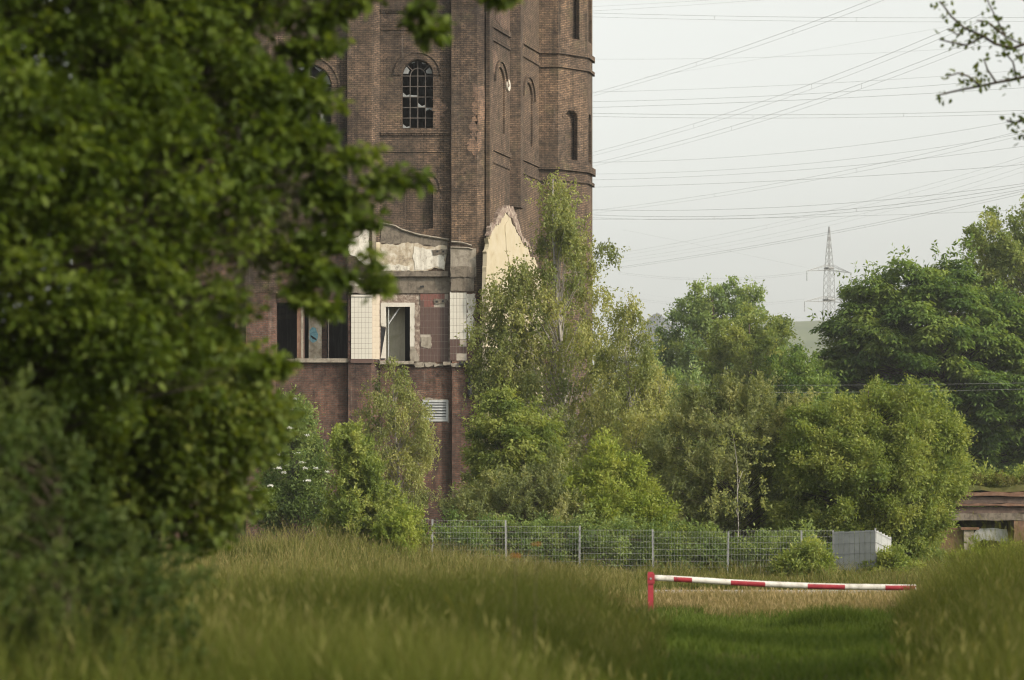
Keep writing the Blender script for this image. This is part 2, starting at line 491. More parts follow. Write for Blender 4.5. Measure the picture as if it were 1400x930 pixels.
def jag(pts, amp, step, seed):
    """roughen an outline"""
    r = random.Random(seed); out = []
    n = len(pts)
    for i in range(n):
        a, b = pts[i], pts[(i + 1) % n]
        L = math.hypot(b[0] - a[0], b[1] - a[1]); k = max(1, int(L / step))
        for j in range(k):
            t = j / k
            out.append((a[0] + (b[0] - a[0]) * t + r.uniform(-amp, amp) * (j > 0), a[1] + (b[1] - a[1]) * t + r.uniform(-amp, amp) * (j > 0)))
    return out

def fpoly(pts, Y=YB):                 # photo outline -> metres on a front plane
    return [(X(a, Y), Z(b, Y)) for a, b in pts]

# --- pilasters of the front (upper brown, lower red), right flank splayed
def pil_plan(a, b, splay, left=1.5, back=YB + .5):
    return [(X(a - left), back), (X(a - left), YB - .02), (X(a), YF), (X(b), YF), (X(b + splay), YB + .03), (X(b + splay), back)]
for a, b, sp in ((475, 508, 12), (617, 652, 12), (335, 368, 12), (200, 235, 12)):
    MB().prism(pil_plan(a, b, sp), Z(400), ZT).build('pilaster', M['brick'], TW)
    p2 = [(x, y + (.05 if y < YB else 0)) for x, y in pil_plan(a + 1, b - 1, sp - 2)]
    MB().prism(p2, ZG, Z(400)).build('pilaster', M['brick_red'], TW)
# --- bays
def bay(a, b, name, z0, z1, holes, mat, depth=.5):
    return MB().plate(rect(X(a, YB), X(b, YB), z0, z1), holes, front(YB), depth).build(name, mat, TW)
wB = X(571, YB)
hB = arch(wB, 42 / FPX * YB, Z(175, YB), Z(82, YB))
blind_depth = .36
bay(519, 617, 'bay_wall', Z(378), ZT, [hB, arch(X(573, YB), 38 / FPX * YB, Z(312, YB), Z(241, YB))], M['brick'])
MB().plate(rect(X(550), X(596), Z(316), Z(236)), [], front(YB + blind_depth), .2).build('blind_panel', M['brick'], TW)
wA = X(422, YB)
bay(368, 475, 'bay_wall', Z(345), ZT, [arch(wA, 62 / FPX * YB, Z(178, YB), Z(88, YB))], M['brick'])
bay(235, 335, 'bay_wall', Z(345), ZT, [arch(X(285, YB), 42 / FPX * YB, Z(175, YB), Z(82, YB))], M['brick'])
bay(100, 200, 'bay_wall', ZG, ZT, [], M['brick'])
bay(235, 335, 'lower_wall', ZG, Z(345) - .002, [rect(X(250), X(320), Z(492), Z(412))], M['brick_red'])
bay(368, 475, 'lower_wall', ZG, Z(345) - .002, [rect(X(369), X(405), Z(492), Z(413)), rect(X(415), X(474), Z(492), Z(413))], M['brick_red'])
# mid strip of bay B (concrete, with the doorway) and red wall below with vent opening
DOOR = rect(X(527, YB), X(561, YB), Z(494, YB), Z(418, YB))
bay(519, 617, 'lintel_wall', Z(400), Z(378) - .002, [], M['concrete'])
bay(519, 617, 'doorway_wall', Z(495), Z(400) - .002, [DOOR], M['rough_edge'])
bay(519, 617, 'lower_wall', ZG, Z(495) - .002, [rect(X(579, YB), X(611, YB), Z(574.5, YB), Z(549, YB)), jag(fpoly([(567, 538), (573, 538), (573, 544), (567, 544)]), .02, .08, 3)], M['brick_red'])
# hollow inside: rooms behind the openings
yi = YB + .5
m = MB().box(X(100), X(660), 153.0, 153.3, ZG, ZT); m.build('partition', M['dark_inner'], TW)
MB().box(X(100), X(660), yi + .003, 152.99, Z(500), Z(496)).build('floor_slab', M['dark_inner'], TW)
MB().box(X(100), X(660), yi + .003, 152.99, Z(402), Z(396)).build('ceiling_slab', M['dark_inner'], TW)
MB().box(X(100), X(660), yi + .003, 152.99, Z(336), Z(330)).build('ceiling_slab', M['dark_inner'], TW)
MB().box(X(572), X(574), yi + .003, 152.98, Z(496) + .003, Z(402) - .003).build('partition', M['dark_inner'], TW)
MB().box(X(500), X(552), 149.75, 149.85, Z(496) + .003, Z(402) - .003).build('partition', M['inner_wall'], TW)
MB().box(X(419), X(437), 149.6, 149.75, Z(496) + .003, Z(402) - .003).build('partition', M['beige_plaster'], TW)
MB().box(X(437), X(444), 149.62, 149.8, Z(496) + .003, Z(402) - .003).build('partition', M['brick_red'], TW)
# graffiti bubble on the plastered partition
g = MB().plate(jag(fpoly([(423, 452), (427, 447), (432, 449), (435, 457), (433, 466), (428, 469), (423, 464)], 149.58), .02, .12, 5), [], front(149.59), .006).build('graffiti', M['graffiti_blue'], TW)
g2 = MB().plate(fpoly([(424, 459), (426, 458.6), (432.5, 463.4), (433, 465.6), (427, 463)], 149.57), [], front(149.575), .006).build('stroke', M['graffiti_and_hole_black'], g)
# door frame of bay B
yd = YB - .05
fr = MB().plate(fpoly([(520.5, 414), (567, 414), (567, 474), (560.5, 474), (560.5, 419.5), (527.5, 419.5), (528, 447), (520.5, 446)], yd), [], front(yd), .10).build('door_frame', M['paint_white'], TW)
MB().plate(fpoly([(528, 447), (527.8, 490), (520.5, 490), (524, 470)], yd), [], front(yd + .02), .06).build('frame_remnant', M['paint_white'], fr)
MB().box(X(530), X(531.2), YB + .12, YB + .18, Z(494), Z(419)).build('post', M['vent_grey'], fr)
MB().tube([P(531, 443, YB + .3), P(546, 421, YB + .3)], .04, 4).build('brace', M['vent_grey'], fr)
MB().plate(fpoly([(521, 447), (529, 449), (526, 492), (520.5, 492)], YB - .02), [], front(YB - .012), .03).build('dark_lining', M['graffiti_and_hole_black'], fr)
# sills and ledges
def ledge(a, b, y0, y1, proud, mat='concrete', name='ledge', base=YB):
    return MB().box(X(a, base), X(b, base), base - proud, base + .02, Z(y1, base), Z(y0, base)).build(name, M[mat], TW)
ledge(404, 478, 490.5, 496, .28, 'concrete_pale', 'window_sill')
ledge(520, 566, 494, 498.5, .30, 'concrete_pale', 'door_sill')
ledge(606, 616.5, 495, 500, .30, 'concrete_pale')
ledge(360, 404, 491, 496, .2, 'concrete', 'window_sill')
ledge(520, 613, 371.5, 378.5, .24)
ledge(520, 614, 397.5, 401, .10)
ledge(405, 474, 411, 414.5, .08, 'rust', 'lintel')
# lumps of broken concrete along the ledge below the storey
for i, (a, b, y) in enumerate(((566, 580, 497), (580, 592, 496), (592, 606, 496.5), (616, 630, 497), (629, 641, 496))):
    pts = jag(fpoly([(a, y), (b, y - 1 + i % 3), (b, y + 5), (a + 2, y + 5.5)]), .05, .12, 20 + i)
    MB().plate(pts, [], front((YF if a > 612 else YB) - .14), .18).build('rubble_edge', M['concrete_pale'], TW)
# columns between the left openings
MB().box(X(405.5), X(410.5), YB - .12, YB + .2, Z(492), Z(400)).build('window_post', M['rust'], TW)
MB().box(X(411), X(414), YB - .06, YB + .2, Z(492), Z(414)).build('window_post', M['concrete_pale'], TW)
MB().box(X(447.5), X(448.8), YB + .15, YB + .2, Z(492), Z(414)).build('window_bar', M['iron'], TW)
MB().box(X(360), X(366), YB - .1, YB + .2, Z(492), Z(414)).build('window_post', M['concrete'], TW)
# string courses: soldier row with a thin course below
def string_course(a, b, y, h=3.2, proud=.10, base=YB):
    z1, z0 = Z(y, base), Z(y + h, base)
    mb = MB().box(X(a, base), X(b, base), base - proud, base + .02, z0 + .03, z1)
    n = max(2, int((X(b) - X(a)) / .13)); w = (X(b) - X(a)) / n
    for k in range(n):                      # dentils hanging below
        x = X(a, base) + k * w
        mb.box(x + .02, x + w - .03, base - proud * .8, base + .015, z0 - .09, z0 + .029)
    return mb.build('string_course', M['brick'], TW)
for (a, b) in ((520.5, 615.5), (381, 473), (248, 333)):
    string_course(a, b, 12); string_course(a, b, 180)
    MB().box(X(a), X(b), YB - .06, YB + .02, Z(39.5), Z(37.2)).build('string_course', M['brick'], TW)
    MB().box(X(a), X(b), YB - .05, YB + .02, Z(207), Z(204.8)).build('string_course', M['brick'], TW)
# hoods of the arches
MB().plate(arch_ring(wB, 44 / FPX * YB, Z(81, YB), .30), [], front(YB - .05), .08).build('arch_hood', M['brick_edge'] if False else M['brick'], TW)
MB().plate(arch_ring(wB, 44 / FPX * YB + .62, Z(81, YB) + .31, .09), [], front(YB - .10), .13).build('arch_moulding', M['brick'], TW)
MB().plate(arch_ring(X(573, YB), 40 / FPX * YB, Z(240, YB), .30), [], front(YB - .08), .11).build('arch_hood', M['brick'], TW)
MB().plate(arch_ring(X(573, YB), 40 / FPX * YB + .62, Z(240, YB) + .31, .09), [], front(YB - .14), .17).build('arch_moulding', M['brick'], TW)
MB().plate(arch_ring(wA, 64 / FPX * YB, Z(87, YB), .32), [], front(YB - .05), .08).build('arch_hood', M['brick'], TW)
MB().plate(arch_ring(wA, 64 / FPX * YB + .66, Z(87, YB) + .33, .10), [], front(YB - .10), .13).build('arch_moulding', M['brick'], TW)

# --- arched iron windows with broken panes
def iron_window(cx, w, z0, z1, seed, broken):
    r = random.Random(seed)
    y = YB + .24
    zs = z1 - w / 2
    rows = 5; cols = 4
    mb = MB()
    bw = .022
    xs = [cx - w / 2 + w * k / cols for k in range(cols + 1)]
    zz = [z0 + (zs - z0) * k / rows for k in range(rows + 1)]
    for k in range(1, cols):
        top = zs + math.sqrt(max(0, (w / 2) ** 2 - (xs[k] - cx) ** 2)) if k == 2 else zs + .02
        mb.box(xs[k] - bw, xs[k] + bw, y, y + .05, z0, top)
    for k in range(0, rows + 1):
        mb.box(xs[0], xs[-1], y + .004, y + .046, zz[k] - bw * .9, zz[k] + bw * .9)
    n = 12
    ri = w / 4
    for k in range(n):
        a0, a1 = math.pi * k / n, math.pi * (k + 1) / n
        mb.tube([(cx + ri * math.cos(a0), y + .025, zs + ri * math.sin(a0)), (cx + ri * math.cos(a1), y + .025, zs + ri * math.sin(a1))], .03, 4)
    for a in (math.pi * .25, math.pi * .75):
        mb.tube([(cx + ri * math.cos(a), y + .025, zs + ri * math.sin(a)), (cx + w / 2 * math.cos(a), y + .025, zs + w / 2 * math.sin(a))], .03, 4)
    win = mb.build('window', M['iron'], TW)
    yg = y + .02
    for i in range(cols):
        for j in range(rows):
            if r.random() > broken: continue
            a, b, c, d = xs[i] + bw, xs[i + 1] - bw, zz[j] + bw, zz[j + 1] - bw
            style = r.randrange(5)
            if style == 0: pts = [(a, c), (b, c), (b, c + (d - c) * .25), (a + (b - a) * .55, c + (d - c) * .10), (a, c + (d - c) * .42)]
            elif style == 1: pts = [(a, c), (a + (b - a) * .45, c), (a + (b - a) * .22, c + (d - c) * .45), (a + (b - a) * .3, d), (a, d)]
            elif style == 2: pts = [(b, d), (a, d), (a, d - (d - c) * .3), (a + (b - a) * .5, d - (d - c) * .12), (b, d - (d - c) * .35)]
            elif style == 3: pts = [(b, c), (b, d), (b - (b - a) * .28, d), (b - (b - a) * .15, c + (d - c) * .4), (b - (b - a) * .5, c)]
            else: pts = [(a, c), (b, c), (b, c + (d - c) * .12), (a, c + (d - c) * .16)]
            MB().plate(pts, [], front(yg), .006).build('pane', M['old_glass'], win)
    # shards between ring and frame
    for a0, a1, f in ((.05, .20, .8), (.78, .95, .7), (.30, .42, .25), (.56, .66, .3)):
        pts = []
        for t in np.linspace(a0, a1, 4): pts.append((cx + (w / 2 - .03) * math.cos(math.pi * t), zs + (w / 2 - .03) * math.sin(math.pi * t)))
        rr = w / 2 - (w / 4) * f
        for t in (a1 - .03, (a0 + a1) / 2, a0 + .02): pts.append((cx + rr * math.cos(math.pi * t), zs + rr * math.sin(math.pi * t) + r.uniform(-.04, .04)))
        MB().plate(pts, [], front(yg), .006).build('pane', M['old_glass'], win)
iron_window(wB, 42 / FPX * YB, Z(175, YB), Z(82, YB), 4, .28)
iron_window(wA, 62 / FPX * YB, Z(178, YB), Z(88, YB), 9, .08)
iron_window(X(285, YB), 42 / FPX * YB, Z(175, YB), Z(82, YB), 5, .1)

# --- plaster remains
def slab(name, pts, mat, Y, t=.04, amp=.05, step=.16, seed=1, parent=TW):
    return MB().plate(jag(fpoly(pts, Y), amp, step, seed), [], front(Y - t), t + .02).build(name, M[mat], parent)
slab('plaster_patch', [(520, 333), (545, 335), (558, 331), (575, 334), (590, 337), (611, 336), (610, 352), (608, 370), (594, 366), (580, 371), (520, 370)], 'beige_plaster', YB, .05, .05, .15, 2)
slab('plaster_patch', [(566, 337), (588, 341), (608, 345), (607, 368), (594, 365), (580, 369), (567, 369), (564, 350)], 'white_plaster', YB - .05, .02, .06, .15, 3)
slab('plaster_patch', [(521, 362), (548, 362), (560, 365), (560, 370), (521, 370)], 'white_plaster', YB - .052, .015, .04, .12, 4)
slab('plaster_patch', [(523, 308), (540, 312), (566, 320), (590, 326), (612, 330), (612, 336), (520, 333)], 'concrete', YB, .03, .05, .18, 5)
slab('plaster_patch', [(430, 322), (452, 316), (474, 318), (474, 342), (432, 344)], 'white_plaster', YB, .04, .06, .16, 6)
slab('plaster_patch', [(434, 330), (474, 331), (474, 343), (432, 343)], 'concrete_pale', YB - .04, .02, .06, .16, 7)
slab('plaster_patch', [(477, 328), (492, 322), (500, 313), (505, 316), (505, 352), (507, 358), (505, 364), (497, 361), (484, 350), (477, 346)], 'white_plaster', YF, .04, .05, .13, 8)
slab('plaster_patch', [(476, 318), (500, 314), (490, 323), (477, 328)], 'concrete_pale', YF, .02, .03, .13, 18)
slab('plaster_patch', [(476, 383), (484, 381), (503, 381), (505, 384), (503, 391), (489, 392), (476, 391)], 'white_plaster', YF, .05, .04, .12, 9)
slab('ledge', [(476, 391), (507, 391), (511, 397), (511, 401), (478, 401)], 'concrete_pale', YF, .12, .04, .14, 10)
# splayed flank of that pilaster: cream plaster low, grey strip
def splay(a, b, y0, y1, mat, name, proud=.03):
    p0 = Vector((X(508), YF, 0)); p1 = Vector((X(520), YB + .03, 0))
    d = (p1 - p0); n = Vector((d.y, -d.x, 0)).normalized()
    f = lambda u, v, dd: tuple(p0 + d * u + n * (proud - dd) + Vector((0, 0, v)))
    return MB().plate(jag(rect(a, b, Z(y1), Z(y0)), .03, .2, int(y0)), [], f, proud + .02).build(name, M[mat], TW)
splay(.02, .42, 316, 360, 'concrete', 'plaster_patch')
splay(.45, .98, 331, 368, 'cream_plaster', 'plaster_patch')
splay(.1, .95, 372, 384, 'cream_plaster', 'plaster_patch')
slab('concrete_block', [(616, 337), (651, 340), (651, 378), (616, 378)], 'concrete_pale', YF, .07, .015, .3, 11)
slab('concrete_block', [(616, 364), (650, 365), (650, 379), (616, 379)], 'concrete', YF - .07, .06, .04, .16, 12)
slab('concrete_block', [(616, 379.5), (648, 379.5), (648, 398), (616, 398)], 'concrete', YF, .05, .03, .25, 13)
# zinc flashing left over from the lost roof
fl = MB()
fl.tube([P(521, 305, YB - .08), P(540, 309, YB - .1), P(549, 314, YB - .1), P(570, 320.5, YB - .1), P(592, 324.5, YB - .1), P(614, 328, YB - .08)], .055, 4)
fl.build('roof_flashing', M['concrete_pale'], TW)
fl = MB()
fl.tube([P(617, 330.5, YF - .08), P(632, 332, YF - .1), P(645, 336, YF - .08)], .05, 4)
fl.tube([P(617, 338.5, YF - .12), P(640, 339, YF - .12), P(646, 341, YF - .1)], .045, 4)
fl.build('roof_flashing', M['concrete_pale'], TW)
# bore holes: flat black plates, the shade inside them put into the colour
for a, b in ((598, 344), (606, 344), (597, 412.5), (605.5, 412), (577, 392)):
    w = 2.6 if b == 392 else 1.3
    pts = jag(fpoly([(a - w, b - 1.2), (a + w, b - 1.4), (a + w * 1.1, b + 1.2), (a - w, b + 1.0)], YB - .12), .01, .06, int(a))
    MB().plate(pts, [], front(YB - (.115 if b < 400 else .11)), .03).build('hole', M['graffiti_and_hole_black'], TW)
slab('plaster_patch', [(590, 342), (612, 341), (611, 348), (592, 349)], 'concrete', YB - .09, .01, .03, .1, 40)
slab('plaster_patch', [(593, 409), (611, 409), (611, 415), (594, 416)], 'concrete', YB - .085, .01, .03, .1, 41)

# --- tiled panels: every tile its own piece
def tiles(x0, x1, y0, y1, nc, nr, Y, mat, grout, skip=(), alt=None, t=.035, f=None, gap=.014):
    """panel in photo rows/columns; f(u, v, d) maps metres to the world"""
    a, b, z0, z1 = (X(x0, Y), X(x1, Y), Z(y1, Y), Z(y0, Y)) if f is None else (x0, x1, y0, y1)
    f0 = f or front(Y)
    panel = MB().plate(rect(a, b, z0, z1), [], lambda u, v, d: f0(u, v, d - t + .012), t - .012 + .01).build('tile_panel', M[grout], TW)
    w, h = (b - a) / nc, (z1 - z0) / nr
    me = {}
    for i in range(nc):
        for j in range(nr):
            if (i, j) in skip: continue
            mk = alt.get((i, j), mat) if alt else mat
            if mk not in me:
                g_ = gap / 2
                mb = MB().plate(rect(g_, w - g_, g_, h - g_), [], lambda u, v, d: tuple(Vector(f0(u, v, d)) - Vector(f0(0, 0, 0))), t)
                me[mk] = mb.mesh('tile'); me[mk].materials.append(M[mk])
            o = bpy.data.objects.new('tile', me[mk]); COL.objects.link(o)
            o.parent = panel
            wob = random.uniform(-.003, .003)
            base = Vector(f0(a + i * w, z1 - (j + 1) * h, -t + wob))
            # the panel mesh carries world coordinates, its origin sits at the world's
            o.location = base
    return panel
tiles(480, 509, 406, 491, 6, 12, YF + .03, 'tile_white', 'grout_dark')
MB().box(X(480), X(510), YF - .07, YF + .06, Z(405.8), Z(403.2)).build('tile_trim', M['tile_white'], TW)
MB().box(X(479.5), X(510), YF - .04, YF + .06, Z(496.5), Z(491.3)).build('tile_trim', M['tile_brown'], TW)
pS0 = Vector((X(507), YF + .045, 0)); dS = (Vector((X(518), YB + .02, 0)) - pS0); LS = dS.length; dS.normalize(); nS = Vector((dS.y, -dS.x, 0))
tiles(.04, LS, Z(491), Z(401), 2, 12, YF, 'tile_cream', 'grout', f=lambda u, v, d: tuple(pS0 + dS * u - nS * d + Vector((0, 0, v))))
redrow = {(i, 0): 'tile_red' for i in range(7)}
redrow.update({(i, 1): 'tile_red' for i in range(1, 4)})
sk = {(i, 0) for i in (7,)} | {(4, 1), (5, 1), (6, 1)} | {(1, 6), (2, 6), (1, 7), (2, 7), (0, 6)}
tiles(574.5, 613, 399.5 + 2, 495, 8, 10, YB, 'tile_brown', 'grout', skip=sk, alt=redrow, t=.05)
slab('plaster_patch', [(575, 461), (590, 461), (590, 474), (586, 477), (576, 474)], 'concrete_pale', YB - .045, .03, .03, .12, 14)
slab('plaster_patch', [(567.5, 420), (574, 418), (574, 494), (566.5, 494)], 'rough_edge', YB, .06, .03, .12, 15)
slab('plaster_patch', [(560.5, 474), (566.5, 474), (573, 486), (572, 495), (561, 495)], 'concrete_pale', YB, .07, .03, .12, 16)
tiles(615, 638, 399, 464, 5, 7, YF + .05, 'tile_white', 'grout_dark')
tiles(615, 638, 464.3, 493, 5, 3, YF + .05, 'tile_brown', 'grout', skip={(4, 0), (3, 0), (2, 2), (3, 2), (4, 2)})
slab('plaster_patch', [(638.5, 402), (650, 402), (651, 425), (645, 431), (650, 440), (649, 470), (641, 466), (639, 440)], 'white_plaster', YF + .05, .04, .05, .12, 17)
# --- vent with louvres
vx0, vx1, vz0, vz1 = X(578.5, YB), X(611.5, YB), Z(575, YB), Z(548.5, YB)
vent = MB().plate(rect(vx0 - .05, vx1 + .05, vz0 - .05, vz1 + .05), [rect(vx0 + .05, vx1 - .05, vz0 + .06, vz1 - .06)], front(YB - .06), .12).build('vent', M['vent_grey'], TW)
for k in range(6):
    z = vz0 + .09 + k * (vz1 - vz0 - .18) / 5.6
    MB().add([(vx0 + .05, YB - .05, z), (vx1 - .05, YB - .05, z), (vx1 - .05, YB + .08, z + .11), (vx0 + .05, YB + .08, z + .11),
              (vx0 + .05, YB - .05, z + .02), (vx1 - .05, YB - .05, z + .02), (vx1 - .05, YB + .08, z + .13), (vx0 + .05, YB + .08, z + .13)],
             [(0, 1, 2, 3), (4, 7, 6, 5), (0, 4, 5, 1), (1, 5, 6, 2), (2, 6, 7, 3), (3, 7, 4, 0)]).build('slat', M['vent_grey'], vent)
slab('concrete_block', [(577, 546), (583, 544), (612, 546), (614, 549), (614, 578), (611.8, 578), (611.8, 548), (577, 548)], 'concrete_pale', YB, .05, .02, .16, 19)
slab('brick_patch', [(553, 533), (580, 533), (580, 548), (572, 550), (555, 547)], 'brick_edge', YB, .02, .03, .1, 20)
# bent black drain pipe
MB().tube([P(628, 497.5, YF - .2), P(638, 496.5, YF - .22), P(642, 499, YF - .2), P(643, 505, YF - .16), P(642.8, 542, YF - .14)], [.10, .10, .12, .13, .12], 8).build('drain_pipe', M['graffiti_and_hole_black'], TW)
# bare, lighter bricks where the faces have spalled off
slab('brick_patch', [(593, 134), (604, 136), (611, 142), (607, 156), (601, 172), (593, 174)], 'brick_edge', YB, .012, .13, .10, 21)
slab('brick_patch', [(645, 118), (652, 116), (652, 216), (649, 212), (640, 206), (634, 198), (644, 190), (646, 178), (641, 170), (649, 160), (646, 140)], 'brick_edge', YF, .014, .16, .10, 22)

# --- right flank: side wall running back to the corner turret
C0 = Vector((X(668, 148.6), 148.6, 0))
a_ = math.atan2(1090, FPX)
T = Vector((math.sin(a_), math.cos(a_), 0)); NO = Vector((math.cos(a_), -math.sin(a_), 0))
def side(off=0):
    return lambda u, v, d: tuple(C0 + T * u + NO * (off - d) + Vector((0, 0, v)))
def side_uv(px, py, off=0):
    """metres along the side wall and height for a photo point lying on that wall"""
    dx = (px - CX) / FPX
    p = C0 + NO * off
    u = (dx * p.y - p.x) / (T.x - dx * T.y)
    q = p + T * u
    return (u, EYE + q.y * (HY - py) / FPX)
def su(px, off=0): return side_uv(px, 300, off)[0]
LEN = su(737)
ub0, ub1 = su(672), su(694)
a1 = (su(678), su(690)); c1 = sum(a1) / 2
zA0, zA1 = side_uv(690, 205)[1], side_uv(684, 92)[1]
u2 = su(711, .45)
c2 = su(723)
MB().plate(rect(0, LEN + .6, ZG, ZT), [arch(c1, 1.7, zA0 + .8, zA1), arch(c2 - .1, 1.7, zA0 + .8, zA1)], side(), .088).build('side_wall', M['brick'], TW)
MB().plate(rect(.2, LEN, ZG, ZT), [], side(-.09), .1).build('blind_panel', M['brick'], TW)
MB().plate(arch_ring(c1, 1.74, zA1, .26), [], side(.03), .05).build('arch_hood', M['brick'], TW)
MB().plate(arch_ring(c1, 2.28, zA1 + .27, .10), [], side(.12), .14).build('arch_moulding', M['brick'], TW)
MB().plate(arch_ring(c2 - .1, 1.74, zA1, .26), [], side(.03), .05).build('arch_hood', M['brick'], TW)
MB().plate(arch_ring(c2 - .1, 2.28, zA1 + .27, .10), [], side(.12), .14).build('arch_moulding', M['brick'], TW)
# corner return beside the front pilaster, mid pilaster
MB().plate(rect(-.3, su(671), ZG, ZT), [], side(.14), .2).build('corner_strip', M['brick'], TW)
pu0 = su(697); pw = .62
pl = [C0 + T * pu0 - NO * .1, C0 + T * pu0 + Vector((.56, .06, 0)), C0 + T * (pu0 + 1.15) + NO * .42, C0 + T * (pu0 + 1.25) - NO * .1]
MB().prism([(p.x, p.y) for p in pl], side_uv(704, 286)[1], ZT).build('pilaster', M['brick'], TW)
def side_course(u0, u1, z, h, proud):
    MB().plate(rect(u0, u1, z - h, z), [], side(proud), proud + .02).build('string_course', M['brick'], TW)
e0, e1 = su(671.5), pu0 - .02
w0, w1 = pu0 + 1.3, LEN + .05
for (q0, q1, px) in ((e0, e1, 671.5), (w0, w1, 735)):
    for py, h, pr in (((30, .26, .10), (51, .14, .08), (198, .26, .10), (218, .14, .07)) if px < 700 else ((66, .26, .10), (86, .14, .08), (222, .26, .10), (243, .14, .07))):
        side_course(q0, q1, side_uv(px, py)[1], h, pr)
# lighter, oranger brick near the top of the first side bay, spalled corner below
def side_slab(name, pts, mat, off, t, amp, step, seed):
    uv = [side_uv(a, b, off) for a, b in pts]
    return MB().plate(jag(uv, amp, step, seed), [], side(off + t), t + .02).build(name, M[mat], TW)
side_slab('brick_patch', [(679, -20), (696, -20), (696.5, 44), (688, 40), (677, 26)], 'brick_edge', 0, .02, .08, .2, 30)
def corner_splay(a, b, y0, y1, mat, name, seed, proud=.015):
    p0 = Vector((X(652), YF, 0)); p1 = Vector((X(664), YB + .03, 0))
    d = (p1 - p0); n_ = Vector((d.y, -d.x, 0)).normalized()
    f = lambda u, v, dd: tuple(p0 + d * u + n_ * (proud - dd) + Vector((0, 0, v)))
    MB().plate(jag([(a, Z(y1)), (b, Z(y1 - 12)), (b, Z(y0)), (a, Z(y0 + 5))], .06, .14, seed), [], f, proud + .02).build(name, M[mat], TW)
corner_splay(.05, .95, 114, 172, 'brick_edge', 'brick_patch', 31)
corner_splay(.05, .5, 176, 212, 'brick_edge', 'brick_patch', 32)
side_slab('brick_patch', [(672, 66), (679, 72), (680, 82), (676, 105), (672, 90)], 'brick_edge', 0, .015, .06, .15, 32)
# small white insulator disc
iu, iz = side_uv(693.5, 117)
ins = MB(); n = 12
f = side(.0)
ins.plate([(iu + .30 * math.cos(2 * math.pi * k / n), iz + .30 * math.sin(2 * math.pi * k / n)) for k in range(n)], [[(iu + .13 * math.cos(2 * math.pi * k / n), iz + .10 * math.sin(2 * math.pi * k / n)) for k in range(n)]], side(.10), .09)
ins.build('white_disc', M['paint_white'], TW)
# remains of the gabled annex: cream plaster inside a broken masonry outline, in front of the side wall
GO = .22
gable = [(688, 296), (691, 290), (694, 294), (698, 298), (700, 306), (705, 308), (706, 318), (711, 322), (716, 334), (722, 338), (724, 348), (731, 352), (737, 372), (743, 388), (748, 420), (750, 600), (744, 640), (666, 640), (664, 400), (665, 344), (668, 338), (667, 326), (672, 320), (673, 312), (679, 310), (681, 300)]
uvg = [side_uv(a, b, GO) for a, b in gable]
MB().plate(jag(uvg, .16, .22, 33), [], side(GO), .21).build('gable_plaster', M['cream_plaster'], TW)
rim = [(684, 289), (687, 283), (690, 286), (693, 281), (697, 284), (701, 282), (704, 290), (706, 300), (709, 306), (712, 318), (718, 326), (722, 334), (728, 341), (725, 344), (720, 337), (714, 331), (709, 322), (704, 309), (699, 299), (695, 294), (691, 291), (686, 298), (680, 306), (675, 313), (670, 322), (668, 322), (672, 308), (678, 299)]
MB().plate(jag([side_uv(a, b, GO) for a, b in rim], .14, .16, 34), [], side(GO + .03), .24).build('broken_masonry', M['rough_edge'], TW)
side_slab('plaster_patch', [(690, 308), (695, 300), (703, 315), (712, 340), (716, 372), (700, 372), (692, 345)], 'cream_plaster', GO, .03, .06, .3, 35)
# --- octagonal corner turret
tq = C0 + T * LEN
tA = (X(734, tq.y), tq.y); tB = (X(763, tq.y), tq.y); tC = (X(803, tq.y + 1.6), tq.y + 1.6); tD = (X(810, tq.y + 3.0), tq.y + 3.0)
tE = (tD[0] - .2, tq.y + 5.2); tF_ = (tA[0] - 1.5, tq.y + 6.5); tG = (tA[0] - 2.0, tq.y + 1)
pB, pC, pD = Vector((*tB, 0)), Vector((*tC, 0)), Vector((*tD, 0))
dBC = (pC - pB); lBC = dBC.length; dBC.normalize(); nBC = Vector((dBC.y, -dBC.x, 0))
dCD = (pD - pC); lCD = dCD.length; dCD.normalize(); nCD = Vector((dCD.y, -dCD.x, 0))
def fBC(off=0): return lambda u, v, d: tuple(pB + dBC * u + nBC * (off - d) + Vector((0, 0, v)))
def fCD(off=0): return lambda u, v, d: tuple(pC + dCD * u + nCD * (off - d) + Vector((0, 0, v)))
yt = tq.y + .8
MB().prism([tA, tB, (tB[0] - nBC.x * .26, tB[1] - nBC.y * .26 + .1), tF_, tG], ZG, ZT).build('turret_wall', M['brick'], TW)
mid = lBC * .45
bl = [arch(mid, .95, Z(219, yt), Z(151, yt)), arch(mid + .15, .95, Z(53, yt), Z(-40, yt))]
MB().plate(rect(0, lBC, ZG, ZT), bl, fBC(), .25).build('turret_wall', M['brick'], TW)
MB().plate(rect(0, lCD, ZG, ZT), [arch(lCD * .5, .8, Z(219, yt), Z(151, yt)), arch(lCD * .5, .8, Z(53, yt), Z(-40, yt))], fCD(), .25).build('turret_wall', M['brick'], TW)
MB().prism([(p.x, p.y) for p in (pB - nBC * .253, pC - nBC * .253 - nCD * .253, pD - nCD * .253)] + [tE, tF_], ZG, ZT).build('blind_panel', M['brick'], TW)
MB().plate(arch_ring(mid, 1.0, Z(150, yt), .2), [], fBC(.03), .05).build('arch_hood', M['brick'], TW)
for y, h, pr in ((67, .26, .14), (88, .16, .13), (223, .36, .18), (243, .16, .12)):
    z = Z(y, tq.y)
    ring = [(tA[0], tA[1] - pr), (tB[0] + pr * .4, tB[1] - pr), (tC[0] + pr * .9, tC[1] - pr * .55), (tD[0] + pr, tD[1] - pr * .1), (tD[0] + pr, tD[1] + .5), (tA[0], tA[1] + .5)]
    MB().prism(ring, z - h, z).build('string_course', M['brick'], TW)
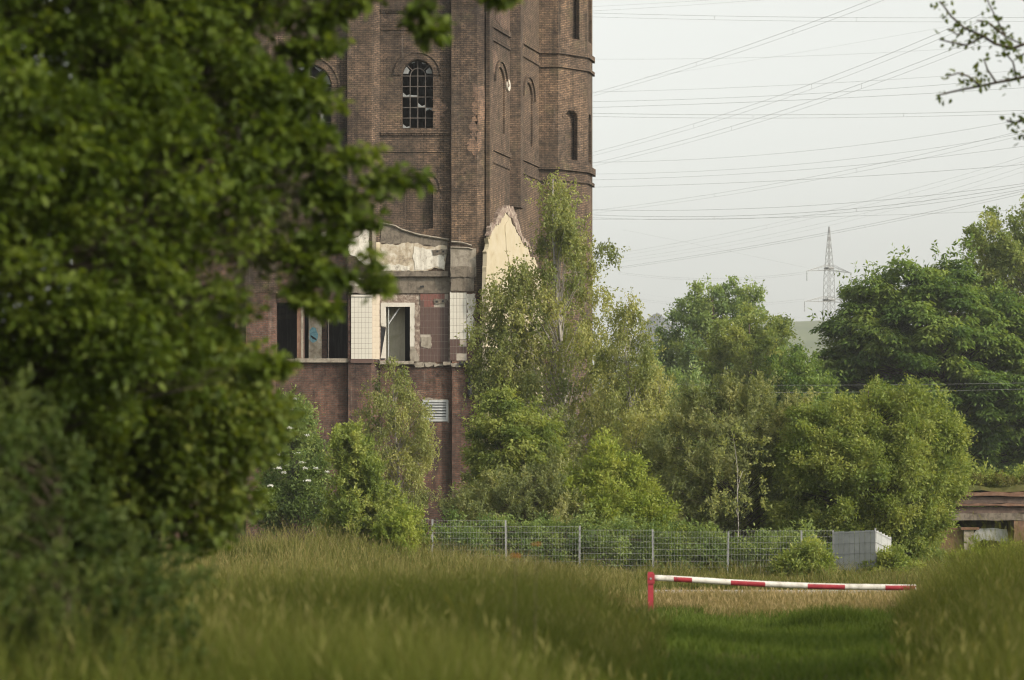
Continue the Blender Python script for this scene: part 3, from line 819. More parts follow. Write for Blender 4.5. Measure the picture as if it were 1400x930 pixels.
# body of the tower behind, closing it
MB().prism([(X(100), YB + .5), (X(100), 168), (tF_[0], 168), (tF_[0] - .5, tq.y + 2), (tF_[0] - 2.4, tq.y + 2), (tF_[0] - 2.4, 166), (X(100) + .4, 166), (X(100) + .4, YB + .5)], ZG, ZT).build('rear_wall', M['brick'], TW)
MB().box(X(100), tF_[0], YF + .1, 168, ZT + .003, ZT + .4).build('roof_slab', M['concrete'], TW)


def lump(x, y, s=1.0):
    return .5 + .25 * np.sin(x * 1.3 * s + 2 * np.sin(y * .7 * s)) + .25 * np.sin(y * 1.1 * s + 1.7 * np.sin(x * .9 * s) + 1)

# ------------------------------------------------------------------ foliage
def inside(poly, x, y):
    c = np.zeros(len(x), bool)
    n = len(poly)
    for i in range(n):
        (x0, y0), (x1, y1) = poly[i], poly[(i + 1) % n]
        if y0 == y1: continue
        t = (y > y0) != (y > y1)
        c ^= t & (x < (x1 - x0) * (y - y0) / (y1 - y0) + x0)
    return c

def edge_dist(poly, x, y):
    d = np.full(len(x), 1e9)
    n = len(poly)
    for i in range(n):
        (x0, y0), (x1, y1) = poly[i], poly[(i + 1) % n]
        L = (x1 - x0) ** 2 + (y1 - y0) ** 2 + 1e-9
        t = np.clip(((x - x0) * (x1 - x0) + (y - y0) * (y1 - y0)) / L, 0, 1)
        d = np.minimum(d, np.hypot(x - x0 - t * (x1 - x0), y - y0 - t * (y1 - y0)))
    return d

def unit(v): return v / np.maximum(np.linalg.norm(v, axis=1, keepdims=True), 1e-9)

def leaf_geo(pos, along, normal, size, ratio, shade, lobed=False):
    """one folded leaf per point: rhomb of four corners (or six, pointed oval, when near the lens)"""
    along = unit(along)
    side_ = unit(np.cross(along, normal)); nrm = np.cross(side_, along)
    L = size[:, None]; w = L * ratio
    n = len(pos)
    if not lobed:
        v = np.stack([pos, pos + along * L * .45 + side_ * w * .5 + nrm * L * .10, pos + along * L, pos + along * L * .45 - side_ * w * .5 + nrm * L * .10], 1).reshape(-1, 3)
        q = np.arange(n * 4).reshape(-1, 4)
        return v, q, shade
    v = np.stack([pos, pos + along * L * .30 + side_ * w * .5 + nrm * L * .08, pos + along * L * .68 + side_ * w * .38 + nrm * L * .06, pos + along * L - nrm * L * .10,
                  pos + along * L * .68 - side_ * w * .38 + nrm * L * .06, pos + along * L * .30 - side_ * w * .5 + nrm * L * .08], 1).reshape(-1, 3)
    b = np.arange(n)[:, None] * 6
    q = np.concatenate([b + np.array([[0, 1, 2, 3]]), b + np.array([[0, 3, 4, 5]])], 0)
    return v, q, np.concatenate([shade, shade])

class Crown:
    def __init__(s): s.parts = []
    def add(s, *a): s.parts.append(a); return s
    def mesh(s, name):
        V, Q, H, k = [], [], [], 0
        for v, q, h in s.parts:
            V.append(v); Q.append(q + k); H.append(h); k += len(v)
        return raw_mesh(name, np.concatenate(V), np.concatenate(Q), np.concatenate(H))

def sample_poly(poly, n, inset, r):
    xs = np.array([p[0] for p in poly], float); ys = np.array([p[1] for p in poly], float)
    X_, Y_ = [], []; got = 0
    for _ in range(60):
        x = r.uniform(xs.min(), xs.max(), n * 2); y = r.uniform(ys.min(), ys.max(), n * 2)
        ok = inside(poly, x, y); x, y = x[ok], y[ok]
        ok = edge_dist(poly, x, y) >= inset; x, y = x[ok], y[ok]
        X_.append(x); Y_.append(y); got += len(x)
        if got >= n: break
    return np.concatenate(X_)[:n], np.concatenate(Y_)[:n]

def rough_outline(poly, amp, r):
    out = []
    n = len(poly)
    for i in range(n):
        a, b = np.array(poly[i], float), np.array(poly[(i + 1) % n], float)
        L = np.linalg.norm(b - a); k = max(1, int(L / 14))
        for j in range(k): out.append(tuple(a + (b - a) * j / k + r.normal(size=2) * amp * np.array([1, 1.2])))
    return out

def foliage(poly, D, depth, nb, ns, nl, bough, spray, leaf, ratio, style, r, lobed=False, shell=.5, inset=None, thin=None, shoots=1.0):
    """boughs inside a photo outline at distance D -> sprays -> leaves. Returns leaf arrays, bough points, spray points"""
    sc = FPX / D
    if D > 80: poly = rough_outline(poly, min(.42 * bough, .5) * sc, r)
    if D > 80: nb, ns = int(nb * 1.6), int(ns * 1.35)
    if inset is None: inset = bough * sc * .8
    if thin is None:                                       # evenly spread boughs: best of several candidates each
        cx_, cy_ = sample_poly(poly, nb * 9, inset, r)
        bx, by = [cx_[0]], [cy_[0]]
        for k in range(1, min(nb, len(cx_) // 9)):
            a_x, a_y = cx_[k * 9:k * 9 + 5], cy_[k * 9:k * 9 + 5]
            d2 = ((a_x[:, None] - np.array(bx)[None]) ** 2 + (a_y[:, None] - np.array(by)[None]) ** 2).min(1)
            j = int(np.argmax(d2)); bx.append(a_x[j]); by.append(a_y[j])
        bx, by = np.array(bx), np.array(by)
    else:                                                  # boughs with gaps: thinned by clumpy noise, most towards the outline
        bx, by = sample_poly(poly, nb, inset, r)
        e = edge_dist(poly, bx, by)
        q = lump(bx * .020 + 3, by * .024, 1.6) * .6 + lump(bx * .055, by * .05 + 5, 1.3) * .4
        ok = q + np.clip(e / thin, 0, 1) * .40 > .58
        bx, by = bx[ok], by[ok]
    nb = len(bx)
    ed = edge_dist(poly, bx, by) / sc
    half = np.minimum(ed * 1.1 + bough * .5, depth)
    u = r.uniform(-1, 1, nb); u = np.sign(u) * np.abs(u) ** shell
    d = D + u * half
    B = np.stack([D * (bx - CX) / FPX, d, EYE + D * (HY - by) / FPX], 1)
    bs = bough * r.uniform(.6, 1.25, nb)
    # sprays on the shell of each bough
    dirs = unit(r.normal(size=(nb * ns, 3)))
    if style != 'strand': dirs[:, 2] = dirs[:, 2] * .75 + .15
    bi = np.repeat(np.arange(nb), ns)
    SP = B[bi] + dirs * (bs[bi] * r.uniform(.35, 1.0, nb * ns))[:, None]
    if style in ('feather', 'upright'):                     # boughs as rising plumes instead of balls
        cen = B.mean(0)
        ax0 = unit(unit(B - cen) * np.array([.75, .75, .35]) + np.array([0, 0, .85]) + .35 * r.normal(size=(nb, 3)))
        t0_ = r.uniform(-1.1, 1.5, nb * ns)
        SP = B[bi] + ax0[bi] * (bs[bi] * t0_)[:, None] + dirs * (bs[bi] * .55 * np.clip(1.05 - .42 * (t0_ + .6), .12, 1.1) * r.uniform(.3, 1.0, nb * ns))[:, None]
    m = len(SP); k = np.repeat(np.arange(m), nl); n = len(k)
    bsh = np.clip(.5 + .22 * r.normal(size=nb), .1, .9)[bi][k]
    shade = np.clip(bsh + .16 * r.normal(size=n), 0, 1)
    if style == 'strand':
        ln = spray * r.uniform(.5, 1.4, m)
        t = r.uniform(0, 1, n)
        hd = unit(r.normal(size=(m, 3)) * np.array([1, 1, .15]))
        pos = SP[k] + hd[k] * (ln[k] * .35 * np.sqrt(t))[:, None] + np.stack([np.zeros(n), np.zeros(n), .12 * ln[k] - ln[k] * t ** 1.3], 1) + r.normal(size=(n, 3)) * .06
        along = unit(r.normal(size=(n, 3)) * .6 + np.array([0, 0, -.9]))
        nor = unit(r.normal(size=(n, 3)) + np.array([.2, -.3, .2]))
    elif style == 'disc':
        rr = spray * np.sqrt(r.uniform(0, 1, n)); th = r.uniform(0, 2 * math.pi, n)
        out = np.stack([np.cos(th), np.sin(th), np.zeros(n)], 1)
        pos = SP[k] + out * rr[:, None] + np.stack([np.zeros(n), np.zeros(n), -.28 * rr ** 2 / spray + .07 * r.normal(size=n)], 1)
        along = unit(out + np.stack([.4 * r.normal(size=n), .4 * r.normal(size=n), -.55 + .3 * r.normal(size=n)], 1))
        nor = unit(np.array([0, 0, 1.]) + out * .5 + .35 * r.normal(size=(n, 3)))
    elif style == 'upright':
        ln = spray * r.uniform(.5, 1.4, m)
        t = r.uniform(0, 1, n)
        ax = unit(dirs * .7 + np.array([0, 0, .9]) + .25 * r.normal(size=(m, 3)))
        pos = SP[k] + ax[k] * (ln[k] * t)[:, None] + r.normal(size=(n, 3)) * .03 * (spray / .5)
        along = unit(ax[k] * .5 + r.normal(size=(n, 3)) * .8)
        nor = unit(r.normal(size=(n, 3)) + np.array([0, 0, .6]))
    else:
        sp_ = spray * (.8 if style == 'feather' else 1)
        pos = SP[k] + r.normal(size=(n, 3)) * sp_ * np.array([.55, .55, .36])
        out = unit(pos - B[bi][k])
        along = unit(out + r.normal(size=(n, 3)) * .7 + np.array([0, 0, -.25]))
        nor = unit(np.array([0, 0, .9]) + out * .4 + .55 * r.normal(size=(n, 3)))
    size = leaf * r.uniform(.55, 1.35, n)
    if D > 80 and shoots > 0:                              # single shoots breaking the outline
        pk = []
        for i in range(len(poly)):
            (x0, y0), (x1, y1) = poly[i], poly[(i + 1) % len(poly)]
            if min(y0, y1) > max(p[1] for p in poly) - 12: continue
            for _ in range(int(math.hypot(x1 - x0, y1 - y0) / (5.5 if style != 'disc' else 9) * shoots)):
                t = r.random(); pk.append((x0 + (x1 - x0) * t, y0 + (y1 - y0) * t))
        pk = np.array(pk)
        if len(pk):
            cxm, cym = np.mean([p[0] for p in poly]), np.mean([p[1] for p in poly])
            out = unit(np.stack([pk[:, 0] - cxm, np.zeros(len(pk)), -(pk[:, 1] - cym)], 1))
            root_ = np.stack([D * (pk[:, 0] - CX) / FPX, D + r.uniform(-1, 1, len(pk)) * bough, EYE + D * (HY - pk[:, 1]) / FPX], 1) - out * bough * .7
            dr = unit(out * .6 + np.array([0, 0, .95 if style != 'strand' else -.15]) + .45 * r.normal(size=out.shape))
            ln = bough * r.uniform(.5, 2.3, len(pk))
            m2 = 16; k2 = np.repeat(np.arange(len(pk)), m2); t = r.uniform(0, 1, len(k2))
            p2 = root_[k2] + dr[k2] * (ln[k2] * t)[:, None] + np.stack([0 * t, 0 * t, -.25 * ln[k2] * t ** 2], 1) + r.normal(size=(len(k2), 3)) * leaf * .35
            pos = np.concatenate([pos, p2]); along = np.concatenate([along, unit(dr[k2] * .5 + r.normal(size=(len(k2), 3)) * .7)])
            nor = np.concatenate([nor, unit(r.normal(size=(len(k2), 3)) + np.array([0, 0, .6]))])
            shade = np.concatenate([shade, np.clip(.6 + .18 * r.normal(size=len(k2)), 0, 1)])
            size = np.concatenate([size, leaf * r.uniform(.65, 1.15, len(k2))])
    return leaf_geo(pos, along, nor, size, ratio, shade, lobed), B, SP

def limbs(mb, base, top, B, r0, r, SP=None, frac=0, lean=0.0, tw=.012, sides=5):
    """tapered trunk from base to top, a curved limb to every bough, twigs to some sprays"""
    base, top = Vector(base), Vector(top)
    def trunk(t):
        p = base.lerp(top, t)
        return p + Vector((math.sin(t * 5 + lean) * .02, math.cos(t * 4) * .02, 0)) * (top - base).length
    mb.tube([trunk(i / 8) for i in range(9)], [r0 * (1 - .85 * (i / 8) ** .8) for i in range(9)], 8)
    H = top.z - base.z
    for b in B:
        b = Vector(b)
        t = min(.96, max(.12, (b.z - base.z) / max(H, .1) - .12 - .12 * r.random()))
        p = trunk(t)
        d = b - p
        m1 = p + d * .45 + Vector((0, 0, .10 * d.length))
        rr = max(tw, r0 * .13 * (1 - t) + tw)
        mb.tube([p, m1, b], [rr, rr * .6, tw * .7], 4, cap=False)
    if SP is not None and frac > 0:
        for s_ in SP[r.random(len(SP)) < frac]:
            j = np.argmin(((B - s_) ** 2).sum(1))
            mb.tube([B[j], Vector(B[j]).lerp(Vector(s_), .5) + Vector((0, 0, .03)), s_], [tw * .7, tw * .5, tw * .3], 3, cap=False)

def plant(name, label, cat, crowns, base_px, D, leafmat, barkmat='bark', r0=.15, top=None, group=None, seed=1, twigs=0, tw=.012, lean=0):
    """crowns: list of foliage() keyword sets sharing the plant's stem; base_px: photo column of the stem"""
    r = np.random.default_rng(seed)
    bx = D * (base_px - CX) / FPX
    bz = float(gnd(bx, D))
    root = empty(name, (bx, D, bz), label, cat, group)
    cr = Crown(); Bs, Ss = [], []
    for kw in crowns:
        kw = dict(kw)
        g_, B, SP = foliage(D=kw.pop('D', D), r=r, **kw)
        cr.add(*g_); Bs.append(B); Ss.append(SP)
    Bs = np.concatenate(Bs); Ss = np.concatenate(Ss)
    if top is None:
        tz = Bs[:, 2].max(); top = (float(Bs[np.argmax(Bs[:, 2])][0] * .6 + bx * .4), D, float(tz))
    else: top = (X(top[0], D), D, Z(top[1], D))
    mb = MB()
    limbs(mb, (bx, D, bz - .1), top, Bs, r0, r, Ss, twigs, lean, tw)
    me = bpy.data.meshes.new('trunk'); me.from_pydata(mb.v, [], mb.f); me.update()
    me.polygons.foreach_set('use_smooth', [True] * len(me.polygons))
    link('trunk', me, M[barkmat], root)
    link('crown', cr.mesh('crown'), M[leafmat], root)
    return root

#                                                  --- trees far behind
plant('chestnut_tree', 'broad dark green chestnut tree with layered leaves, right of the pylon', 'tree',
      [dict(poly=[(1075, 660), (1068, 560), (1085, 510), (1110, 488), (1118, 450), (1140, 415), (1165, 395), (1180, 375), (1215, 365), (1232, 347), (1262, 352), (1290, 345), (1318, 352), (1345, 370), (1380, 400), (1440, 420), (1480, 480), (1500, 560), (1490, 660)],
            depth=5.5, nb=260, ns=14, nl=32, bough=.95, spray=.62, leaf=.36, ratio=.42, style='disc', shell=.45)],
      1290, 205, 'leaf_chestnut', r0=.5, seed=3, top=(1290, 400), twigs=.15, tw=.03)
plant('lime_tree', 'lighter green tree rising behind the chestnut at the right edge', 'tree',
      [dict(poly=[(1325, 440), (1322, 350), (1330, 320), (1355, 312), (1372, 305), (1388, 290), (1410, 285), (1470, 300), (1520, 380), (1500, 480)],
            depth=5, nb=50, ns=14, nl=34, bough=1.1, spray=.6, leaf=.26, ratio=.6, style='feather')],
      1430, 232, 'leaf_far_pale', r0=.45, seed=4, twigs=.15, tw=.03)
plant('poplar_tree', 'tall loose blue-green tree left of the pylon, farthest of its clump', 'tree',
      [dict(poly=[(880, 600), (888, 500), (905, 440), (930, 415), (945, 398), (972, 390), (990, 398), (1010, 405), (1035, 400), (1048, 425), (1065, 440), (1078, 470), (1085, 600)],
            depth=5, nb=70, ns=13, nl=30, bough=1.0, spray=.6, leaf=.27, ratio=.6, style='feather')],
      985, 250, 'leaf_far', r0=.4, seed=5, twigs=.2, tw=.03)
plant('maple_tree', 'pale yellow-green rounded tree in front of the blue-green one', 'tree',
      [dict(poly=[(945, 640), (955, 520), (975, 460), (1000, 435), (1020, 425), (1045, 440), (1062, 450), (1085, 452), (1100, 480), (1105, 560), (1100, 640)],
            depth=4.5, nb=70, ns=14, nl=32, bough=.85, spray=.5, leaf=.24, ratio=.55, style='feather')],
      1030, 215, 'leaf_far_pale', r0=.35, seed=6, twigs=.15, tw=.025)
plant('hedge_tree', 'low dark tree filling the gap between the pale tree and the chestnut', 'tree',
      [dict(poly=[(1035, 720), (1040, 560), (1060, 505), (1085, 490), (1105, 480), (1130, 500), (1140, 560), (1150, 720)],
            depth=4, nb=55, ns=12, nl=32, bough=.85, spray=.5, leaf=.26, ratio=.5, style='feather')],
      1092, 198, 'leaf_chestnut', r0=.3, seed=7, tw=.025)
plant('hedge_tree', 'dark tree half hidden between the tall birches and the pale tree', 'tree',
      [dict(poly=[(840, 720), (842, 600), (860, 520), (890, 495), (930, 500), (965, 520), (985, 600), (990, 720)],
            depth=4, nb=60, ns=12, nl=30, bough=.85, spray=.5, leaf=.24, ratio=.5, style='feather')],
      915, 190, 'leaf_far', r0=.3, seed=8, tw=.025)
plant('hedge_shrub', 'low bright shrub in front of the chestnut above the ruined bridge', 'shrub',
      [dict(poly=[(1290, 690), (1300, 640), (1330, 625), (1370, 640), (1410, 632), (1450, 650), (1460, 690)],
            depth=2, nb=40, ns=10, nl=26, bough=.5, spray=.35, leaf=.16, ratio=.5, style='broad')],
      1370, 135, 'leaf_bush', r0=.08, seed=9)

for i, (pl_, bx, Dd, lab) in enumerate((
        ([(1110, 720), (1115, 520), (1150, 470), (1200, 450), (1260, 455), (1290, 520), (1300, 720)], 1200, 262, 'dark tree glimpsed through the left half of the chestnut'),
        ([(1270, 720), (1275, 500), (1310, 440), (1380, 430), (1450, 450), (1500, 520), (1500, 720)], 1390, 258, 'dark tree glimpsed through the right half of the chestnut'))):
    plant('backdrop_tree', lab, 'tree', [dict(poly=pl_, depth=4, nb=60, ns=12, nl=28, bough=1.2, spray=.8, leaf=.42, ratio=.6, style='broad')], bx, Dd, 'leaf_chestnut', r0=.4, seed=80 + i, tw=.03)
plant('hedge_tree', 'dark tree left of the tower behind the foreground maple', 'tree',
      [dict(poly=[(-160, 790), (-150, 600), (-90, 520), (-20, 500), (40, 540), (85, 620), (95, 790)], depth=4, nb=50, ns=12, nl=26, bough=.9, spray=.5, leaf=.26, ratio=.5, style='feather')],
      -30, 185, 'leaf_far', r0=.3, seed=90, tw=.025)
#                                                  --- birches and bushes before the tower
plant('birch_tree', 'tallest slender birch reaching up in front of the tower corner', 'tree',
      [dict(poly=[(765, 232), (778, 262), (800, 285), (812, 320), (842, 318), (848, 345), (822, 362), (830, 420), (838, 470), (850, 520), (862, 600), (850, 690), (700, 700), (690, 600), (676, 560), (668, 480), (672, 420), (690, 380), (708, 368), (722, 345), (732, 318), (742, 285), (752, 250)],
            depth=2.6, nb=72, ns=15, nl=22, bough=.62, spray=.8, leaf=.125, ratio=.6, style='strand', inset=6),
       dict(poly=[(640, 470), (660, 400), (690, 375), (715, 385), (730, 440), (720, 560), (660, 560), (636, 520)], depth=1.6, nb=26, ns=13, nl=22, bough=.55, spray=.7, leaf=.125, ratio=.6, style='strand', inset=6),
       dict(poly=[(752, 262), (768, 234), (780, 268), (784, 330), (752, 330)], depth=.8, nb=10, ns=10, nl=22, bough=.35, spray=.6, leaf=.12, ratio=.6, style='strand', inset=3)],
      762, 126, 'leaf_birch', 'birch_bark', r0=.17, seed=12, top=(766, 246), twigs=.25)
plant('birch_tree', 'birch with conical drooping crown right of the tall birch', 'tree',
      [dict(poly=[(852, 418), (858, 408), (866, 432), (880, 425), (892, 470), (905, 520), (930, 560), (944, 620), (940, 700), (820, 705), (805, 640), (815, 540), (826, 470), (834, 432), (844, 440)],
            depth=2.2, nb=58, ns=15, nl=22, bough=.55, spray=.8, leaf=.12, ratio=.55, style='strand', inset=5)],
      866, 122, 'leaf_birch', 'birch_bark', r0=.12, seed=13, top=(860, 420), twigs=.25)
plant('birch_tree', 'small weeping birch standing against the red brick wall', 'tree',
      [dict(poly=[(545, 495), (560, 510), (575, 540), (580, 575), (592, 600), (588, 640), (575, 690), (500, 690), (490, 620), (492, 560), (508, 520), (530, 500)],
            depth=1.3, nb=44, ns=13, nl=22, bough=.42, spray=.75, leaf=.115, ratio=.55, style='strand', inset=5)],
      540, 139, 'leaf_birch', 'birch_bark', r0=.07, seed=14, top=(543, 503), twigs=.3)
plant('ash_sapling', 'fresh green ash sapling beside the red corner pilaster', 'tree',
      [dict(poly=[(636, 585), (655, 560), (676, 520), (705, 535), (735, 540), (760, 575), (770, 640), (730, 668), (690, 690), (634, 684), (648, 640), (630, 625)],
            depth=1.5, nb=44, ns=12, nl=24, bough=.42, spray=.36, leaf=.17, ratio=.42, style='disc', inset=8)],
      690, 116, 'leaf_bush', r0=.07, seed=15)
plant('willow_bush', 'grey-green willow bush behind the wire fence below the tower', 'shrub',
      [dict(poly=[(605, 760), (606, 690), (628, 672), (650, 676), (690, 652), (715, 660), (745, 645), (780, 660), (800, 690), (800, 760)],
            depth=1.8, nb=70, ns=12, nl=26, bough=.38, spray=.42, leaf=.13, ratio=.32, style='upright', inset=8)],
      700, 108, 'leaf_willow', r0=.06, seed=16)
plant('bush', 'yellow-green bush leaning over the fence between willow and birches', 'shrub',
      [dict(poly=[(725, 760), (722, 705), (745, 668), (765, 650), (790, 640), (812, 602), (840, 590), (858, 625), (885, 640), (900, 680), (922, 700), (930, 765)],
            depth=1.8, nb=95, ns=11, nl=24, bough=.30, spray=.36, leaf=.13, ratio=.45, style='feather', inset=8)],
      825, 109, 'leaf_bright', r0=.06, seed=17)
plant('willow_tree', 'broad soft willow between the birches and the large round bush', 'tree',
      [dict(poly=[(870, 770), (868, 700), (890, 640), (900, 590), (925, 565), (945, 535), (970, 545), (995, 520), (1020, 545), (1045, 530), (1072, 560), (1100, 560), (1115, 640), (1120, 700), (1110, 770)],
            depth=2.4, nb=150, ns=12, nl=24, bough=.4, spray=.55, leaf=.14, ratio=.3, style='upright', inset=8)],
      1005, 112, 'leaf_willow', r0=.10, seed=18, twigs=.15)
plant('round_bush', 'large rounded bright green bush behind the grey fence screen', 'shrub',
      [dict(poly=[(1050, 775), (1052, 690), (1065, 620), (1090, 570), (1108, 555), (1128, 572), (1150, 535), (1175, 545), (1200, 515), (1225, 535), (1250, 522), (1268, 545), (1296, 545), (1312, 580), (1326, 600), (1318, 640), (1330, 660), (1308, 690), (1290, 735), (1270, 775)],
            depth=3.0, nb=330, ns=11, nl=26, bough=.32, spray=.36, leaf=.122, ratio=.48, style='feather', inset=10)],
      1185, 110, 'leaf_bush', r0=.12, seed=19, twigs=.1)
plant('young_birch', 'thin bare-stemmed young birch just behind the fence posts', 'tree',
      [dict(poly=[(970, 690), (980, 620), (1012, 570), (1040, 610), (1052, 660), (1035, 700)],
            depth=.9, nb=2, ns=4, nl=8, bough=.3, spray=.5, leaf=.11, ratio=.5, style='strand', inset=4)],
      1003, 103, 'leaf_birch', 'birch_bark', r0=.035, seed=20, top=(1012, 640))
for i, (pl_, bx, Dd, mt, st, lab) in enumerate((
        ([(800, 770), (805, 690), (830, 640), (850, 570), (880, 590), (900, 560), (930, 600), (945, 660), (960, 770)], 880, 115, 'leaf_birch', 'feather', 'pale scrub filling the gap between conical birch and willow'),
        ([(1030, 775), (1035, 690), (1055, 620), (1075, 580), (1098, 600), (1120, 570), (1140, 640), (1150, 775)], 1090, 113, 'leaf_bush', 'feather', 'scrub filling the gap between willow and round bush'),
        ([(640, 720), (640, 640), (655, 590), (690, 560), (730, 580), (760, 560), (790, 600), (800, 720)], 715, 121, 'leaf_willow', 'upright', 'grey-green scrub under the tall birch beside the tower corner'),
        ([(600, 790), (602, 735), (660, 715), (720, 722), (780, 712), (850, 724), (900, 715), (905, 790)], 750, 103.5, 'leaf_elder', 'feather', 'low dark scrub close behind the left part of the wire fence'),
        ([(890, 795), (895, 745), (940, 728), (1000, 736), (1060, 725), (1110, 738), (1140, 795)], 1010, 103.2, 'leaf_elder', 'feather', 'low dark scrub close behind the right part of the wire fence'))):
    plant('scrub', lab, 'shrub', [dict(poly=pl_, depth=1.4, nb=44, ns=12, nl=24, bough=.42, spray=.36, leaf=.13, ratio=.42, style=st, inset=4)], bx, Dd, mt, r0=.05, seed=100 + i)
eld = plant('elder_bush', 'elder bush dotted with white blossom at the foot of the left wall', 'shrub',
      [dict(poly=[(355, 720), (358, 640), (375, 610), (395, 590), (415, 580), (440, 600), (450, 640), (455, 720)],
            depth=1.5, nb=45, ns=11, nl=24, bough=.42, spray=.36, leaf=.15, ratio=.45, style='feather', inset=6),
       dict(poly=[(375, 600), (385, 545), (405, 530), (425, 560), (432, 600)], depth=.9, nb=12, ns=10, nl=22, bough=.35, spray=.36, leaf=.15, ratio=.45, style='broad', inset=5)],
      405, 124, 'leaf_elder', r0=.07, seed=21)
fl_me = None
for i, (a, b) in enumerate(((381, 640), (388, 646), (393, 636), (412, 632), (417, 640), (432, 640), (421, 657), (370, 664), (398, 560), (402, 545), (396, 585), (447, 645), (379, 622), (408, 620), (420, 595))):
    if fl_me is None:
        rr = np.random.default_rng(5); n = 60
        p = rr.normal(size=(n, 3)) * np.array([.07, .05, .022])
        v, q, h = leaf_geo(p, rr.normal(size=(n, 3)), np.tile([0, -.5, 1.], (n, 1)) + .4 * rr.normal(size=(n, 3)), np.full(n, .05), .9, np.ones(n))
        fl_me = raw_mesh('blossom', v, q); fl_me.materials.append(M['petal_white'])
    o = bpy.data.objects.new('blossom', fl_me); COL.objects.link(o); o.parent = eld
    o.location = Vector(P(a, b, 122.6)) - eld.location; o.rotation_euler = (0, 0, i)
plant('sallow_bush', 'green sallow bush at the meadow edge left of the small birch', 'shrub',
      [dict(poly=[(440, 760), (448, 680), (455, 620), (470, 590), (495, 600), (505, 640), (515, 680), (545, 695), (572, 715), (575, 760)],
            depth=1.4, nb=85, ns=12, nl=26, bough=.34, spray=.34, leaf=.12, ratio=.42, style='upright', inset=6)],
      495, 97, 'leaf_bush', r0=.05, seed=22)
plant('sallow_bush', 'pale bush on the meadow edge where the wire fence begins', 'shrub',
      [dict(poly=[(515, 770), (520, 725), (538, 708), (560, 715), (572, 740), (570, 770)],
            depth=.8, nb=22, ns=11, nl=24, bough=.26, spray=.28, leaf=.11, ratio=.42, style='upright', inset=4)],
      543, 94, 'leaf_bright', r0=.04, seed=23)
for i, (pl_, bx, Dd, mt, lab) in enumerate((
        ([(1060, 805), (1066, 775), (1085, 755), (1110, 748), (1130, 765), (1140, 805)], 1098, 96, 'leaf_bush', 'small dark bush in front of the grey fence screen'),
        ([(1180, 810), (1186, 780), (1205, 765), (1230, 760), (1250, 775), (1262, 810)], 1220, 99, 'leaf_bush', 'low bush right of the grey fence screen'),
        ([(1300, 800), (1312, 770), (1340, 752), (1375, 748), (1420, 755), (1440, 800)], 1370, 92, 'leaf_bright', 'pale bush in front of the ruined bridge opening'),
        ([(1195, 780), (1205, 735), (1235, 720), (1275, 735), (1290, 780)], 1245, 112, 'leaf_elder', 'leafy bush between the round bush and the bridge pillar'))):
    plant('low_bush', lab, 'shrub', [dict(poly=pl_, depth=1.0, nb=34, ns=11, nl=24, bough=.28, spray=.26, leaf=.12, ratio=.45, style='feather', inset=5)], bx, Dd, mt, r0=.04, seed=40 + i)


